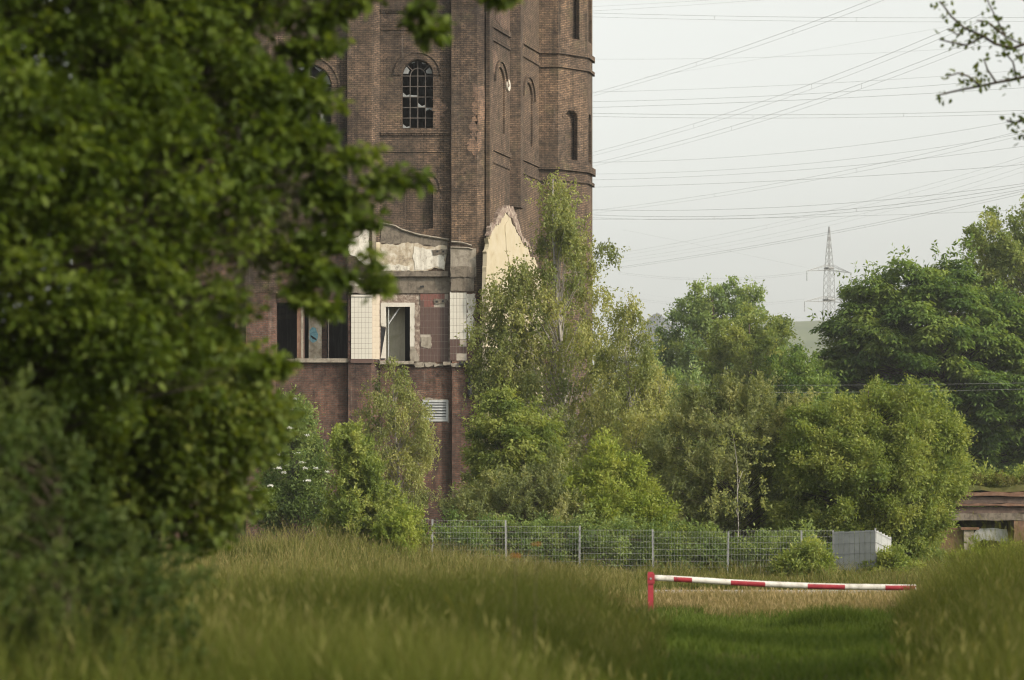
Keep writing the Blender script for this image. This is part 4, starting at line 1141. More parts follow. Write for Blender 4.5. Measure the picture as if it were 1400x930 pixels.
# ------------------------------------------------------------------ wire fence
def build_fence():
    Df = 100.0
    xs = [489, 591, 692, 792, 893, 995, 1096, 1196]
    top = [709, 711, 712.5, 720, 725, 727.5, 726.5, 726]
    root = empty('wire_fence', (X(893, Df), Df, Z(795, Df)), 'long galvanised wire mesh fence running in front of the trees', 'fence')
    for a, t in zip(xs[:-1], top[:-1]):
        z1 = Z(t, Df) + .03
        x = X(a, Df); g_ = float(gnd(x, Df))
        dx = random.uniform(-.025, .025); dy = random.uniform(-.03, .03)
        p = MB().add([(x + sx * .03 + (dx if zz == z1 else 0), Df + sy * .02 + (dy if zz == z1 else 0), zz) for sx in (-1, 1) for sy in (-1, 1) for zz in (g_ - .2, z1)],
                     [(0, 1, 3, 2), (4, 6, 7, 5), (0, 4, 5, 1), (2, 3, 7, 6), (0, 2, 6, 4), (1, 5, 7, 3)]).build('post', M['galv'], root)
    for i in range(len(xs) - 2):
        x0, x1 = X(xs[i], Df) + .035, X(xs[i + 1], Df) - .035
        t0 = Z(max(top[i], top[i + 1]) if i != 5 else 726, Df)
        if i == 1: t0 = Z(712, Df)
        mb = MB()
        rows = 9
        for k in range(rows):
            z = t0 - k * .2
            mb.box(x0, x1, Df - .045, Df - .037, z - .0035, z + .0035)
            mb.box(x0, x1, Df - .029, Df - .021, z - .0035, z + .0035)
        n = 25
        for k in range(n + 1):
            x = x0 + (x1 - x0) * k / n
            mb.box(x - .0024, x + .0024, Df - .036, Df - .030, t0 - 1.6, t0 + .03)
        mb.build('mesh_panel', M['galv'], root)
    # last short mesh panel
    x0, x1 = X(1096, Df) + .035, X(1139, Df)
    mb = MB(); t0 = Z(726, Df)
    for k in range(9):
        mb.box(x0, x1, Df - .045, Df - .037, t0 - k * .2 - .005, t0 - k * .2 + .005)
    for k in range(11):
        x = x0 + (x1 - x0) * k / 10
        mb.box(x - .0024, x + .0024, Df - .036, Df - .030, t0 - 1.6, t0 + .03)
    mb.build('mesh_panel', M['galv'], root)
    # screened gate: grey strips woven into the mesh, its far end swung back
    gr = empty('screened_gate', (X(1168, Df), Df - .2, Z(795, Df)), 'gate leaf filled with pale grey privacy strips at the right end of the wire fence', 'gate')
    A = Vector((X(1139, Df), Df - .06, 0)); B = Vector((X(1197, Df - 1.2), Df - 1.2, 0)); Cc = Vector((X(1218, Df + 1.6), Df + 1.6, 0))
    for (p, q, n, zt0, zt1) in ((A, B, 8, Z(727, Df), Z(724, Df - 1.2)), (B, Cc, 5, Z(724, Df - 1.2), Z(735, Df + 1.6))):
        d = q - p; L = d.length; d.normalize(); nn = Vector((d.y, -d.x, 0))
        w = L / n
        for k in range(n):
            f = lambda u, v, dd: tuple(p + d * u + nn * (-dd) + Vector((0, 0, v)))
            zt = zt0 + (zt1 - zt0) * (k + .5) / n
            MB().plate(rect(k * w + .008, (k + 1) * w - .008, zt - 1.66, zt - random.uniform(0, .02)), [], f, .012).build('privacy_strip', M['screen'], gr)
        mb = MB()
        for k in range(5):
            z = -.35 * k - .08
            mb.tube([p + nn * .02 + Vector((0, 0, zt0 + z)), q + nn * .02 + Vector((0, 0, zt1 + z))], .006, 4)
        mb.build('mesh_rods', M['galv'], gr)
    for p, zt in ((A, Z(726, Df)), (B, Z(723, Df - 1.2)), (Cc, Z(735, Df + 1.6))):
        MB().box(p.x - .03, p.x + .03, p.y - .03 + .05, p.y + .03 + .05, float(gnd(p.x, p.y)) - .2, zt + .02).build('post', M['galv'], gr)
build_fence()

# ------------------------------------------------------------------ barrier
def build_barrier():
    D = 69.0
    gx = X(889.5, D); g_ = float(gnd(gx, D))
    root = empty('barrier', (gx, D, g_), 'red and white striped road barrier pole across the track', 'barrier')
    zt = Z(782, D)
    MB().box(gx - .065, gx + .065, D - .05, D + .05, g_ - .2, zt).build('post', M['bar_red'], root)
    hb = MB().box(gx - .075, gx + .09, D - .09, D + .09, Z(798, D), Z(784.5, D)).build('hinge_bracket', M['bar_red'], root)
    MB().tube([(gx, D - .11, Z(791, D)), (gx, D + .11, Z(791, D))], .025, 8).build('bolt', M['galv'], hb)
    ks = np.array([892, 920, 960, 1000, 1046, 1105, 1155, 1210, 1252, 1300])
    ky = np.array([790, 791.2, 793.6, 796.3, 798.6, 801.0, 802.3, 803.0, 803.3, 803.3])
    r0 = .070
    def seg(a, b, rad, name, mat):
        n = max(3, int((b - a) / 8))
        pts = [P(x, float(np.interp(x, ks, ky)), D) for x in np.linspace(a, b, n + 1)]
        return MB().tube(pts, rad, 16).build(name, M[mat], root, True)
    seg(892, 1252, r0, 'boom', 'bar_white')
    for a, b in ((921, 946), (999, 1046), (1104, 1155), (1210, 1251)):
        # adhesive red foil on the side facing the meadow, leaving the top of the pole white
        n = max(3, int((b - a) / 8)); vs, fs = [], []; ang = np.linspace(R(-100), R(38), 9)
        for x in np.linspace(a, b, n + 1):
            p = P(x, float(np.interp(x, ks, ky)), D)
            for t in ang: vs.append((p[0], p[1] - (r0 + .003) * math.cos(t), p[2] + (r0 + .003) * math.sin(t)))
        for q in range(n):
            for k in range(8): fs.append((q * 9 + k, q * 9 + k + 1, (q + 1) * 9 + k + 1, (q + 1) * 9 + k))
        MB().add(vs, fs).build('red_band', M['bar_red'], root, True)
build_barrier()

# ------------------------------------------------------------------ ruined bridge at the right edge
def build_bridge():
    D = 121.0
    root = empty('bridge_ruin', (X(1360, D), D, float(gnd(X(1360, D), D))), 'ruined low bridge of dark layered beams on stubby brown pillars at the right edge', 'bridge')
    def bx(a, b, y0, y1, d0, d1, name, mat, amp=.03):
        pts = jag(rect(X(a, D), X(b, D), Z(y1, D), Z(y0, D)), amp, .4, int(a + y0))
        return MB().plate(pts, [], front(D + d0), d1 - d0).build(name, M[mat], root)
    bx(1286, 1700, 673, 678.5, -.30, 5, 'coping', 'rust')
    bx(1284, 1700, 679, 688.5, -.12, 5, 'beam', 'timber')
    bx(1282, 1700, 689, 692, -.30, 5, 'beam', 'rust')
    bx(1280, 1700, 692.5, 701.5, -.10, 5, 'beam', 'timber')
    bx(1278, 1700, 702, 711.5, -.22, 5, 'beam', 'concrete')
    bx(1286, 1316, 722, 800, 0, 1.2, 'pillar', 'rust')
    bx(1316.5, 1330, 723, 800, -.25, 1.3, 'pillar', 'concrete_pale')
    bx(1385, 1410, 712, 800, -.2, 1.4, 'pillar', 'rust')
    bx(1312, 1337, 721, 724.5, -.35, 1.0, 'ledge', 'rust')
    bx(1270, 1700, 712, 800, 5.0, 5.4, 'rear_wall', 'dark_inner')  # shade of the dark opening put into the wall colour
    sh = jag([(X(a, D), Z(b, D)) for a, b in ((1337, 724), (1358, 722), (1378, 724), (1381, 742), (1374, 748), (1366, 740), (1345, 738), (1334, 744), (1330, 765), (1324, 765), (1328, 738))], .03, .2, 9)
    MB().plate(sh, [], front(D + .25), .05).build('torn_sheet', M['screen'], root)
    mb = MB()                                               # earth fill on top of the beams
    xs = np.linspace(X(1284, D), X(1700, D), 30)
    V = []
    for k, (yy, zz) in enumerate(((-.25, 0), (.3, .22), (2.5, .45), (5, .3), (5.2, -.1))):
        for x in xs: V.append((x, D + yy, Z(673, D) + .004 + max(zz + .08 * math.sin(x * 3 + k), 0 if k else 0)))
    q = [(k * 30 + i, k * 30 + i + 1, (k + 1) * 30 + i + 1, (k + 1) * 30 + i) for k in range(4) for i in range(29)]
    mb.add(V, q).build('earth_fill', M['ground'], root)
    r = np.random.default_rng(33)
    g_, B, SP = foliage(poly=[(1284, 674), (1292, 662), (1340, 656), (1400, 660), (1500, 655), (1560, 674)], D=D + .8, depth=1.0, nb=40, ns=9, nl=22, bough=.22, spray=.22, leaf=.10, ratio=.35, style='upright', r=r, inset=2)
    tag(link('weeds', Crown().add(*g_).mesh('weeds'), M['weed'], root), kind='stuff')
build_bridge()

# ------------------------------------------------------------------ pylons and power lines
def build_pylon(name, label, px, pyt, D, arms, w_top, w_base, ztop_frac):
    x0 = X(px, D); zt = Z(pyt, D); zb = float(gnd(x0, D))
    root = empty(name, (x0, D, zb), label, 'pylon')
    H = zt - zb
    def half(z):
        f = (zt - z) / H
        return .06 + (w_top * min(f / ztop_frac, 1) if f < ztop_frac else w_top + (w_base - w_top) * (f - ztop_frac) / (1 - ztop_frac))
    ca, sa = math.cos(.5), math.sin(.5)
    def cor(k, z):
        h = half(z); a, b = ((-1, -1), (1, -1), (1, 1), (-1, 1))[k]
        return (x0 + (a * ca - b * sa) * h, D + (a * sa + b * ca) * h, z)
    for k in range(4):
        zs = [zb + H * i / 12 for i in range(13)]
        MB().tube([cor(k, z) for z in zs], .065, 4).build('leg', M['pylon'], root)
    mb = MB(); z = zb; step = 5
    while z < zt - 1.2:
        h = max(1.6, half(z) * 1.9); z2 = min(zt - .4, z + h)
        for k in range(4):
            mb.tube([cor(k, z), cor((k + 1) % 4, z2)], .03, 3, False); mb.tube([cor((k + 1) % 4, z), cor(k, z2)], .03, 3, False)
        z = z2
    mb.build('lattice', M['pylon'], root)
    for (py, L, drop) in arms:
        mb = MB(); za = Z(py, D)
        for s in (-1, 1):
            tip = (x0 + s * L * ca * .9, D + s * L * sa * .9, za - drop)
            for k in range(4):
                mb.tube([cor(k, za), tip], .04, 3, False)
                mb.tube([cor(k, za - 1.2), tip], .035, 3, False)
            for t in (.3, .55, .8):
                p0 = Vector(cor(1, za)).lerp(Vector(tip), t); p1 = Vector(cor(1, za - 1.6)).lerp(Vector(tip), t)
                mb.tube([p0, p1], .04, 3, False)
            mb.tube([tip, (tip[0], tip[1], tip[2] - 2.2)], .08, 4)
        h = half(za)
        mb.tube([cor(0, za - .8), cor(1, za - .8), cor(2, za - .8), cor(3, za - .8), cor(0, za - .8)], .22, 4, False)
        mb.build('cross_arm', M['pylon'], root)
build_pylon('pylon', 'lattice steel pylon with two levels of cross arms above the trees', 1133.5, 310, 640, [(362, 6.5, 1.6), (405, 7.2, 1.4)], 0.75, 1.75, .17)
build_pylon('radio_mast', 'thin mast tip just above the tree at the right edge', 1365, 288, 900, [], .25, 1.5, .3)

def build_wires():
    # each wire: three photo points, distances at both ends, radius, twin spacing
    L = [
        ((812, 9), (890, 5), (972, 0), 420, 420, .035, 0),
        ((812, 15), (930, 8), (1041, 0), 420, 420, .035, 0),
        ((812, 18), (1050, 23), (1400, 24), 380, 360, .045, .5),
        ((812, 127), (980, 76), (1190, 0), 520, 300, .05, .55),
        ((812, 81), (1060, 78), (1400, 60), 450, 420, .028, 0),
        ((880, 106), (1080, 74), (1275, 40), 560, 420, .022, 0),
        ((812, 208), (1000, 153), (1300, 38), 520, 280, .045, .6),
        ((812, 223), (1010, 170), (1320, 60), 520, 280, .045, .55),
        ((812, 126), (1090, 116), (1400, 96), 400, 360, .032, 0),
        ((812, 139), (1095, 129), (1400, 106), 400, 360, .04, 0),
        ((812, 147), (1110, 136), (1400, 120), 400, 360, .045, 0),
        ((812, 155), (1080, 157), (1400, 151), 380, 360, .05, .42),
        ((812, 222), (1015, 214), (1400, 163), 480, 340, .035, 0),
        ((812, 238), (1100, 224), (1400, 182), 480, 340, .032, 0),
        ((812, 246), (1100, 232), (1400, 200), 480, 340, .035, 0),
        ((812, 256), (1110, 245), (1400, 225), 480, 340, .04, 0),
        ((812, 288), (1020, 258), (1400, 178), 560, 300, .035, .5),
        ((812, 287), (1140, 279), (1400, 251), 420, 330, .04, 0),
        ((812, 294), (1080, 292), (1400, 254), 420, 330, .045, .4),
        ((812, 300), (1100, 297), (1400, 287), 420, 380, .035, 0),
        ((842, 366), (1020, 338), (1400, 261), 560, 330, .045, .3),
        ((842, 347), (1060, 305), (1400, 214), 600, 360, .028, .6),
        ((842, 355), (1080, 315), (1400, 228), 600, 360, .025, .6),
        ((845, 372), (1030, 379), (1106, 371), 700, 640, .035, .4),
        ((850, 314), (960, 336), (1106, 367), 820, 640, .028, 0),
        ((1168, 373), (1260, 384), (1420, 388), 640, 900, .028, 0),
        ((845, 405), (1000, 416), (1100, 409), 700, 640, .028, .4),
        ((850, 398), (1000, 420), (1130, 440), 900, 900, .02, 0),
    ]
    words = ['first', 'second', 'third', 'fourth', 'fifth', 'sixth', 'seventh', 'eighth', 'ninth', 'tenth', 'eleventh', 'twelfth', 'thirteenth', 'fourteenth', 'fifteenth', 'sixteenth', 'seventeenth', 'eighteenth', 'nineteenth', 'twentieth']
    order = sorted(range(len(L)), key=lambda i: L[i][0][1] + .01 * i)
    rank = {i: k for k, i in enumerate(order)}
    for i, (a, b, c, d0, d1, rad, twin) in enumerate(L):
        # quadratic through the three points
        t1 = (b[0] - a[0]) / (c[0] - a[0])
        def pt(t, dy=0):
            x = a[0] + (c[0] - a[0]) * t
            l0 = (t - t1) * (t - 1) / (t1); l1 = t * (t - 1) / (t1 * (t1 - 1)); l2 = t * (t - t1) / (1 - t1)
            y = a[1] * l0 + b[1] * l1 + c[1] * l2
            D = 1 / ((1 - t) / d0 + t / d1)
            p = P(x, y, D)
            return (p[0], p[1], p[2] - dy)
        mb = MB()
        t0 = -.12 if a[0] < 830 else 0.0
        te = 1.12 if c[0] > 1180 or c[1] <= 0 else 1.0
        ts = np.linspace(t0, te, 22)
        rad *= .38 if abs(c[1] - a[1]) > 95 else .42
        mb.tube([pt(t) for t in ts], rad, 4)
        if twin:
            mb.tube([pt(t, twin) for t in ts], rad * .8, 4)
            for t in ((.37, .72) if i % 2 else (.28, .61)): mb.tube([pt(t), pt(t, twin)], rad, 4)
        k = rank[i]
        steep = abs(c[1] - a[1]) > 95
        if a[0] > 1100: lab = 'power line leading off the pylon to the right'
        else:
            nm = words[k] + ' from the top' if k < 14 else words[len(L) - 2 - k] + ' from the bottom'
            lab = ('steeply rising ' if steep else 'nearly level ') + ('twin ' if twin else 'single ') + 'power line, ' + nm + ' where the lines leave the tower'
        tag(mb.build('power_line', M['wire'], None), lab, 'power line', 'power lines across the sky')
    for k, (a, c, D0) in enumerate((((850, 527), (1500, 523), 165), ((850, 538), (1500, 531), 165))):
        pts = []
        for t in np.linspace(0, 1, 14):
            x = a[0] + (c[0] - a[0]) * t; y = a[1] + (c[1] - a[1]) * t + 3 * (4 * t * (1 - t)) - 1.5
            pts.append(P(x, y, D0))
        tag(MB().tube(pts, .007, 4).build('cable', M['galv'], None), ('upper' if k == 0 else 'lower') + ' of two thin cables strung before the dark chestnut tree', 'cable', 'cables before the chestnut')
build_wires()

# ------------------------------------------------------------------ foreground trees
def foreground():
    D = 22.0
    up = [(-260, 640), (-300, 100), (-250, -260), (300, -300), (520, -160), (540, -70), (500, -20), (462, 10), (440, 80), (424, 150), (408, 215), (418, 240), (436, 265), (440, 305), (408, 340), (375, 380), (345, 425), (330, 470), (325, 530), (290, 600)]
    def finger(x0, y0, x1, y1, w, nb, d=.25):
        L = math.hypot(x1 - x0, y1 - y0); nx, ny = -(y1 - y0) / L * w, (x1 - x0) / L * w
        return dict(poly=[(x0 - nx, y0 - ny), (x1 - nx * .4, y1 - ny * .4), (x1 + nx * .4, y1 + ny * .4), (x0 + nx, y0 + ny)], depth=d, nb=nb, ns=6, nl=9, bough=.055, spray=.075, leaf=.078, ratio=.7, style='broad', lobed=True, inset=1)
    fingers = [finger(*f) for f in (
        (420, 30, 490, 4, 7, 6), (400, 75, 470, 58, 7, 6), (390, 110, 455, 140, 7, 6), (385, 165, 448, 188, 7, 6), (380, 200, 440, 212, 8, 5), (410, 232, 502, 214, 7, 7), (420, 262, 514, 268, 8, 8),
        (440, 285, 512, 306, 7, 6), (420, 318, 470, 336, 6, 5), (395, 345, 440, 366, 6, 5), (400, 375, 512, 388, 5, 6), (390, 395, 476, 436, 5, 5), (500, 240, 575, 250, 5, 4),
        (510, 350, 522, 402, 5, 3), (575, -60, 582, 62, 8, 7), (566, 30, 600, 44, 5, 2), (640, -40, 700, -6, 10, 6), (672, -30, 682, 14, 6, 4), (460, -40, 500, 6, 9, 6), (345, 500, 400, 508, 7, 5))]
    low = [(-250, 820), (-260, 480), (280, 430), (330, 450), (362, 500), (396, 550), (402, 610), (386, 660), (362, 700), (315, 740), (270, 775), (200, 800)]
    plant('maple_tree', 'big out-of-focus maple tree hanging its boughs over the left foreground', 'tree',
          [dict(poly=up, depth=2.2, nb=1500, ns=8, nl=13, bough=.17, spray=.14, leaf=.074, ratio=.58, style='broad', lobed=True, inset=26, thin=230)] + fingers + [
           ], -330, D, 'leaf_fg', r0=.09, seed=60, top=(-250, -300), twigs=.15, tw=.004)
    plant('hazel_bush', 'dense dark out-of-focus bush filling the lower left foreground', 'shrub',
          [dict(poly=low, D=24.0, depth=1.5, nb=900, ns=8, nl=13, bough=.18, spray=.14, leaf=.072, ratio=.75, style='broad', lobed=True, inset=26, thin=130)],
          60, 24.0, 'leaf_fg2', r0=.05, seed=61, top=(60, 480), twigs=.3, tw=.006)
    plant('weed_thicket', 'blurred tall weeds growing at the foot of the dark left bush', 'weeds',
          [dict(poly=[(-120, 960), (-120, 600), (40, 560), (90, 640), (150, 720), (220, 780), (260, 830), (270, 960)], depth=.8, nb=130, ns=8, nl=13, bough=.15, spray=.2, leaf=.075, ratio=.26, style='upright', lobed=True, inset=4)],
          90, 20.0, 'weed_near', 'twig', r0=.012, seed=64, top=(90, 640), tw=.003)
    # tree standing outside the right edge; one thin bough reaches into the picture
    D2 = 38.0
    r = np.random.default_rng(70)
    bx = 13.9; bz = float(gnd(bx, D2))
    root = empty('oak_tree', (bx, D2, bz), 'tree beyond the right edge whose thin leafy twigs enter at the top right', 'tree')
    crown = Crown(); mb = MB()
    big = [(1560, 330), (1545, 100), (1560, -150), (1700, -350), (2100, -420), (2500, -300), (2650, 0), (2600, 300), (2300, 420), (1800, 420)]
    g_, B, SP = foliage(poly=big, D=D2, depth=4.2, nb=90, ns=10, nl=20, bough=.8, spray=.45, leaf=.2, ratio=.6, style='broad', r=r)
    crown.add(*g_)
    limbs(mb, (bx, D2, bz - .1), (bx, D2, 11.5), B, .22, r, tw=.014)
    twig_lines = [
        [(1570, -30), (1480, 20), (1430, 50), (1385, 66), (1360, 60), (1345, 50), (1318, 38), (1300, 22), (1290, 8), (1284, 2)],
        [(1480, 20), (1440, 40), (1400, 62), (1375, 50), (1362, 25), (1352, 5), (1345, -15)],
        [(1560, 60), (1460, 95), (1420, 100), (1390, 108), (1362, 113), (1340, 118), (1318, 122), (1300, 126), (1284, 130)],
        [(1390, 108), (1385, 85), (1372, 70)],
        [(1362, 113), (1350, 95), (1345, 80)],
        [(1340, 118), (1325, 105), (1310, 100), (1296, 104)],
        [(1560, 100), (1450, 150), (1410, 160), (1388, 168), (1376, 165)],
        [(1450, 150), (1420, 172), (1400, 186), (1392, 186)],
        [(1440, 40), (1420, 20), (1400, 0), (1380, -10)],
        [(1460, 95), (1430, 75), (1405, 72), (1390, 78)],
        [(1345, 50), (1322, 62), (1300, 58), (1284, 54)],
        [(1318, 38), (1310, 48), (1296, 40)],
        [(1375, 50), (1350, 30), (1335, 28)],
    ]
    pos, al, no, sz = [], [], [], []
    for j, ln in enumerate(twig_lines):
        dd = D2 + r.uniform(-.25, .25)
        pts = [P(a, b, dd) for a, b in ln]
        n = len(pts)
        mb.tube(pts, [(.016 if j in (0, 2, 6) else .008) * 1.4 * (1 - .8 * k / n) + .004 for k in range(n)], 4, cap=False)
        for k in range(n - 1):
            a, b = np.array(pts[k]), np.array(pts[k + 1])
            if ln[k][0] > 1540: continue
            L = np.linalg.norm(b - a)
            nc = max(1, int(L / .12))
            for q in range(nc):
                c = a + (b - a) * r.random() + r.normal(size=3) * .03
                for _ in range(r.integers(5, 11)):
                    pos.append(c + r.normal(size=3) * .05); al.append(unit((b - a)[None])[0] * .5 + r.normal(size=3) * .8)
                    no.append(r.normal(size=3) + np.array([0, -.3, .7])); sz.append(.078 * r.uniform(.7, 1.3))
    pos, al, no, sz = map(np.array, (pos, al, no, sz))
    crown.add(*leaf_geo(pos, al, no, sz, .62, np.clip(.5 + .2 * r.normal(size=len(pos)), 0, 1), True))
    me = bpy.data.meshes.new('trunk'); me.from_pydata(mb.v, [], mb.f); me.update()
    link('trunk', me, M['bark'], root)
    link('crown', crown.mesh('crown'), M['leaf_fg2'], root)
    # its neighbours, out of the picture, shade the meadow
    for k, (x, y, s) in enumerate(((11.6, 25.5, 1.0), (21.5, 31, 1.1))):
        rt = empty('oak_tree', (x, y, float(gnd(x, y))), ('tree beyond the right edge shading the middle of the meadow', 'taller tree far beyond the right edge behind the others', 'tree close beyond the right edge shading the track', 'last tree of the row beyond the right edge', 'tree standing behind the photographer on the right')[k], 'tree')
        rt.scale = (s, s, s); rt.rotation_euler = (0, 0, k * 2.1)
        if k == 0:
            mb2 = MB(); limbs(mb2, (bx, D2, bz - .1), (bx, D2, 11.5), B, .22, r, tw=.014)
            tm = bpy.data.meshes.new('trunk'); tm.from_pydata(mb2.v, [], mb2.f); tm.materials.append(M['bark'])
            cm_ = Crown().add(*g_).mesh('crown'); cm_.materials.append(M['leaf_fg2'])
        for nm, me in (('trunk', tm), ('crown', cm_)):
            c = bpy.data.objects.new(nm, me)
            COL.objects.link(c); c.parent = rt; c.location = (-bx, -D2, -bz - (1.6 if nm == 'crown' else 0))
foreground()

# ------------------------------------------------------------------ grass
def blades(name, label, x, y, h, w, mat, lean=.35, shade=None, heads=0.0, r=rng, kind='stuff'):
    n = len(x)
    z = gnd(x, y) - .02
    th = r.uniform(0, 2 * math.pi, n)
    ld = np.stack([np.cos(th), np.sin(th), np.zeros(n)], 1) * (h * lean * r.uniform(.2, 1.3, n))[:, None]
    th2 = r.uniform(0, math.pi, n)
    sd = np.stack([np.cos(th2), np.sin(th2), np.zeros(n)], 1) * (w * .5)[:, None]
    b = np.stack([x, y, z], 1)
    m = b + ld * .3 + np.stack([0 * h, 0 * h, h * .6], 1)
    t = b + ld + np.stack([0 * h, 0 * h, h], 1)
    V = np.stack([b - sd, b + sd, m + sd * .75, m - sd * .75, t + sd * .2, t - sd * .2], 1).reshape(-1, 3)
    k = np.arange(n)[:, None] * 6
    Q = np.concatenate([k + np.array([[0, 1, 2, 3]]), k + np.array([[3, 2, 4, 5]])])
    if shade is None: shade = np.clip(.45 + .22 * r.normal(size=n), 0, 1)
    H = np.concatenate([shade, np.clip(shade + .12, 0, 1)])
    if heads:
        s = np.where(r.random(n) < heads * smooth(13, 26, y))[0]
        hv, hq, hh = leaf_geo(t[s] - np.array([0, 0, .02]), np.tile([0, 0, 1.], (len(s), 1)) + .35 * r.normal(size=(len(s), 3)), r.normal(size=(len(s), 3)), .09 + .08 * r.random(len(s)), .15, np.clip(.92 + .1 * r.normal(size=len(s)), 0, 1))
        V2 = np.concatenate([V, hv]); Q2 = np.concatenate([Q, hq + len(V)]); H = np.concatenate([H, hh])
        V, Q = V2, Q2
    o = link(name, raw_mesh(name, V, Q, H), M[mat])
    return tag(o, label, 'grass', kind=kind)

def scatter(n, y0, y1, r, margin=1.25, power=1.0):
    u = r.random(n)
    y = (y0 ** power + u * (y1 ** power - y0 ** power)) ** (1 / power)
    x = r.uniform(-1, 1, n) * (.175 * y * margin + .8)
    return x, y

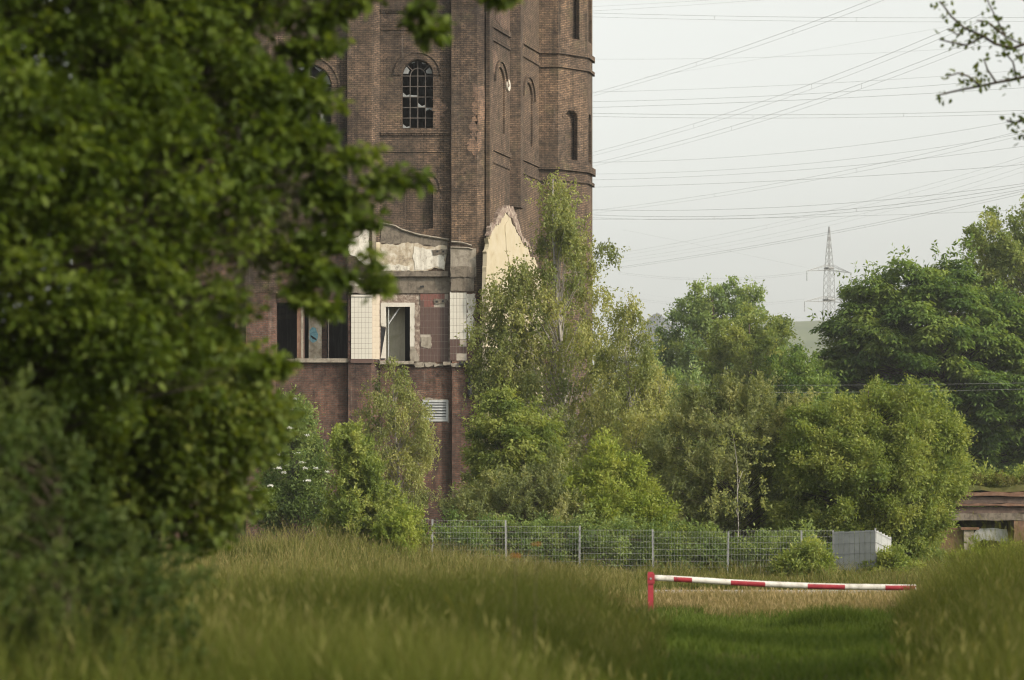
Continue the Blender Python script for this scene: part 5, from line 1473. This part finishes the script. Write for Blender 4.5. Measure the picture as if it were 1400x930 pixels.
def grasses():
    r = np.random.default_rng(90)
    # tall meadow, both sides of the mown track
    x, y = scatter(300000, 8.5, 68, r, power=1.35)
    pl, pr = path_left(y) + .25 * np.sin(y * 1.1), path_right(y) + .25 * np.sin(y * .9 + 2)
    out = (x < pl) | (x > pr)
    x, y = x[out], y[out]
    pl, pr = pl[out], pr[out]
    e = np.where(x < pl, pl - x, x - pr)
    keep = r.random(len(x)) < .55 + .45 * lump(x, y)
    x, y, e, pr = x[keep], y[keep], e[keep], pr[keep]
    h = (.34 + .55 * smooth(0, 1.5, e)) * (.75 + .45 * lump(x, y, .6)) * r.uniform(.6, 1.2, len(x))
    h *= 1 - .25 * smooth(26, 12, y)
    h *= np.where(x > pr, 1.02, 1.0)
    h *= 1 - .35 * smooth(45, 66, y)
    h *= 1 - .85 * smooth(.6, 2.4, x) * smooth(46, 56, y) * (x < pr)
    h *= np.where(x > pr, 1 + .95 * smooth(40, 56, y), 1)
    sh = np.clip(.12 + .45 * lump(x + 3, y - 2, .5) + .16 * r.normal(size=len(x)) + .30 * smooth(44, 66, y), 0, 1)
    blades('meadow_grass', 'tall blurred meadow grass filling the foreground', x, y, h, (.0045 + .004 * r.random(len(x))) * (1 + .8 * smooth(25, 60, y)), 'grass_tall', .5, sh, .08, r)
    # short grass of the track
    x, y = scatter(170000, 14, 70, r, power=1.3)
    inn = (x > path_left(y) - .5) & (x < path_right(y) + .5)
    x, y = x[inn], y[inn]
    h = (.07 + .10 * lump(x, y, 1.7)) * r.uniform(.6, 1.4, len(x))
    blades('track_grass', 'short green grass of the mown track leading to the barrier', x, y, h, .012 + .008 * r.random(len(x)), 'grass_path', .6, None, 0, r)
    # dark tuft beside the track
    n = 2600
    a = r.normal(size=n); b = r.normal(size=n)
    cx, cy = X(1130, 56), 56
    x, y = cx + a * .55, cy + b * .35
    h = .50 * np.exp(-.5 * (a ** 2 + b ** 2) * .35) * r.uniform(.6, 1.1, n)
    blades('grass_tuft', 'dark green grass tuft standing on the track before the barrier', x, y, h, np.full(n, .012), 'grass_path', .5, np.clip(.3 + .2 * r.normal(size=n), 0, 1), 0, r)
    # straw-dry strip beneath and behind the barrier
    x = r.uniform(1.8, 15, 60000); y = r.uniform(63, 82, 60000)
    k = (r.random(60000) < (.35 + .65 * lump(x, y, 1.4)) * smooth(62, 67, y)) & ~((np.abs(x - X(889, 69)) < 1.1) & (y < 69.6) & (r.random(60000) < .93))
    x, y = x[k], y[k]
    h = (.12 + .20 * lump(x, y, 1.1)) * r.uniform(.5, 1.3, len(x)) * (1 - .4 * smooth(76, 82, y))
    blades('dry_grass', 'straw-coloured dry grass beneath the striped barrier', x, y, h, .010 + .006 * r.random(len(x)), 'grass_dry', .5, None, .15, r)
    # sunlit rough grass left of it, up to the bushes
    x = r.uniform(-17, 3.5, 80000); y = r.uniform(60, 97, 80000)
    k = ((r.random(80000) < .4 + .6 * lump(x, y, .9)) & (np.abs(y - 84.8) > 2.2) | (r.random(80000) < .03)) & ~((x > .9) & (y < 71))
    x, y = x[k], y[k]
    h = (.65 + .50 * lump(x, y, .8)) * r.uniform(.5, 1.2, len(x)) * (1 - .4 * smooth(-2, 2, x))
    blades('rough_grass', 'pale sunlit rough grass at the foot of the left bushes', x, y, h, .013 + .008 * r.random(len(x)), 'weed', .4, np.clip(.35 + .4 * lump(x, y, .5) + .2 * r.normal(size=len(x)), 0, 1), .2, r)
    # weeds along the fence and beyond
    x = r.uniform(-9, 19, 70000); y = r.uniform(87.2, 104, 70000)
    k = r.random(70000) < .25 + .75 * lump(x, y, 1.3)
    x, y = x[k], y[k]
    h = (.22 + .5 * lump(x, y, 1.0) ** 2) * r.uniform(.5, 1.25, len(x))
    blades('fence_weeds', 'tangled yellow-green weeds along the foot of the wire fence', x, y, h, .018 + .014 * r.random(len(x)), 'weed', .6, None, .1, r)
    x = r.uniform(-24, 34, 60000); y = r.uniform(104, 146, 60000)
    h = (.3 + .5 * lump(x, y, .7)) * r.uniform(.5, 1.25, len(x))
    blades('undergrowth', 'undergrowth beneath the birches and bushes before the tower', x, y, h, .03 + .03 * r.random(len(x)), 'weed', .6, None, .0, r)
    x = r.uniform(X(1290, 121), X(1500, 121), 2500); y = r.uniform(120.8, 124, 2500)
    z = None
    # two orange flowers on long stalks
    for k, (a, b, D) in enumerate(((705, 761, 22.0), (733, 745, 24.0))):
        p = P(a, b, D); g_ = float(gnd(p[0], D))
        rt = empty('orange_flower', (p[0], D, g_), ('lower', 'higher')[k] + ' of two blurred orange flowers above the meadow grass', 'flower', 'orange meadow flowers')
        MB().tube([(p[0] + .04, D, g_), (p[0] - .01, D, (g_ + p[2]) / 2), p], .0022, 5).build('stalk', M['grass_path_solid'] if 'grass_path_solid' in M else M['twig'], rt)
        n = 14; th = np.linspace(0, 2 * math.pi, n, endpoint=False)
        al = np.stack([np.cos(th), np.sin(th) * .9 - .3, .25 + .2 * np.sin(3 * th)], 1)
        v, q, h = leaf_geo(np.tile(p, (n, 1)).astype(float), al, np.tile([0, 0, 1.], (n, 1)), np.full(n, .042), .5, np.ones(n), True)
        link('petals', raw_mesh('petals', v, q), M['petal_orange'], rt)
    # stalky weeds at the lower left, before the bush
    x = r.uniform(-5.2, -1.2, 2600); y = r.uniform(16.5, 21.5, 2600)
    h = (.8 + .55 * lump(x, y, 2)) * r.uniform(.5, 1.15, 2600) * smooth(-.9, -3.0, x)
    blades('nettle_stalks', 'blurred tall stalks before the dark bush at lower left', x, y, h, np.full(2600, .012), 'grass_tall', .3, np.clip(.3 + .2 * r.normal(size=2600), 0, 1), .06, r)
grasses()

# ------------------------------------------------------------------ haze
def build_haze():
    m = bpy.data.materials.new('haze'); m.use_nodes = True
    nt = m.node_tree
    nt.nodes.remove(nt.nodes['Principled BSDF'])
    v = nt.nodes.new('ShaderNodeVolumePrincipled')
    v.inputs['Color'].default_value = (.93, .95, .96, 1)
    v.inputs['Density'].default_value = .00021
    v.inputs['Anisotropy'].default_value = .3
    nt.links.new(v.outputs[0], nt.nodes['Material Output'].inputs['Volume'])
    o = MB().box(-1700, 1700, -60, 2900, -4, 200).build('haze', m)
    tag(o, 'thin bright summer haze paling the distant hill and pylon', 'haze', kind='stuff')
HAZE = True
if HAZE: build_haze()
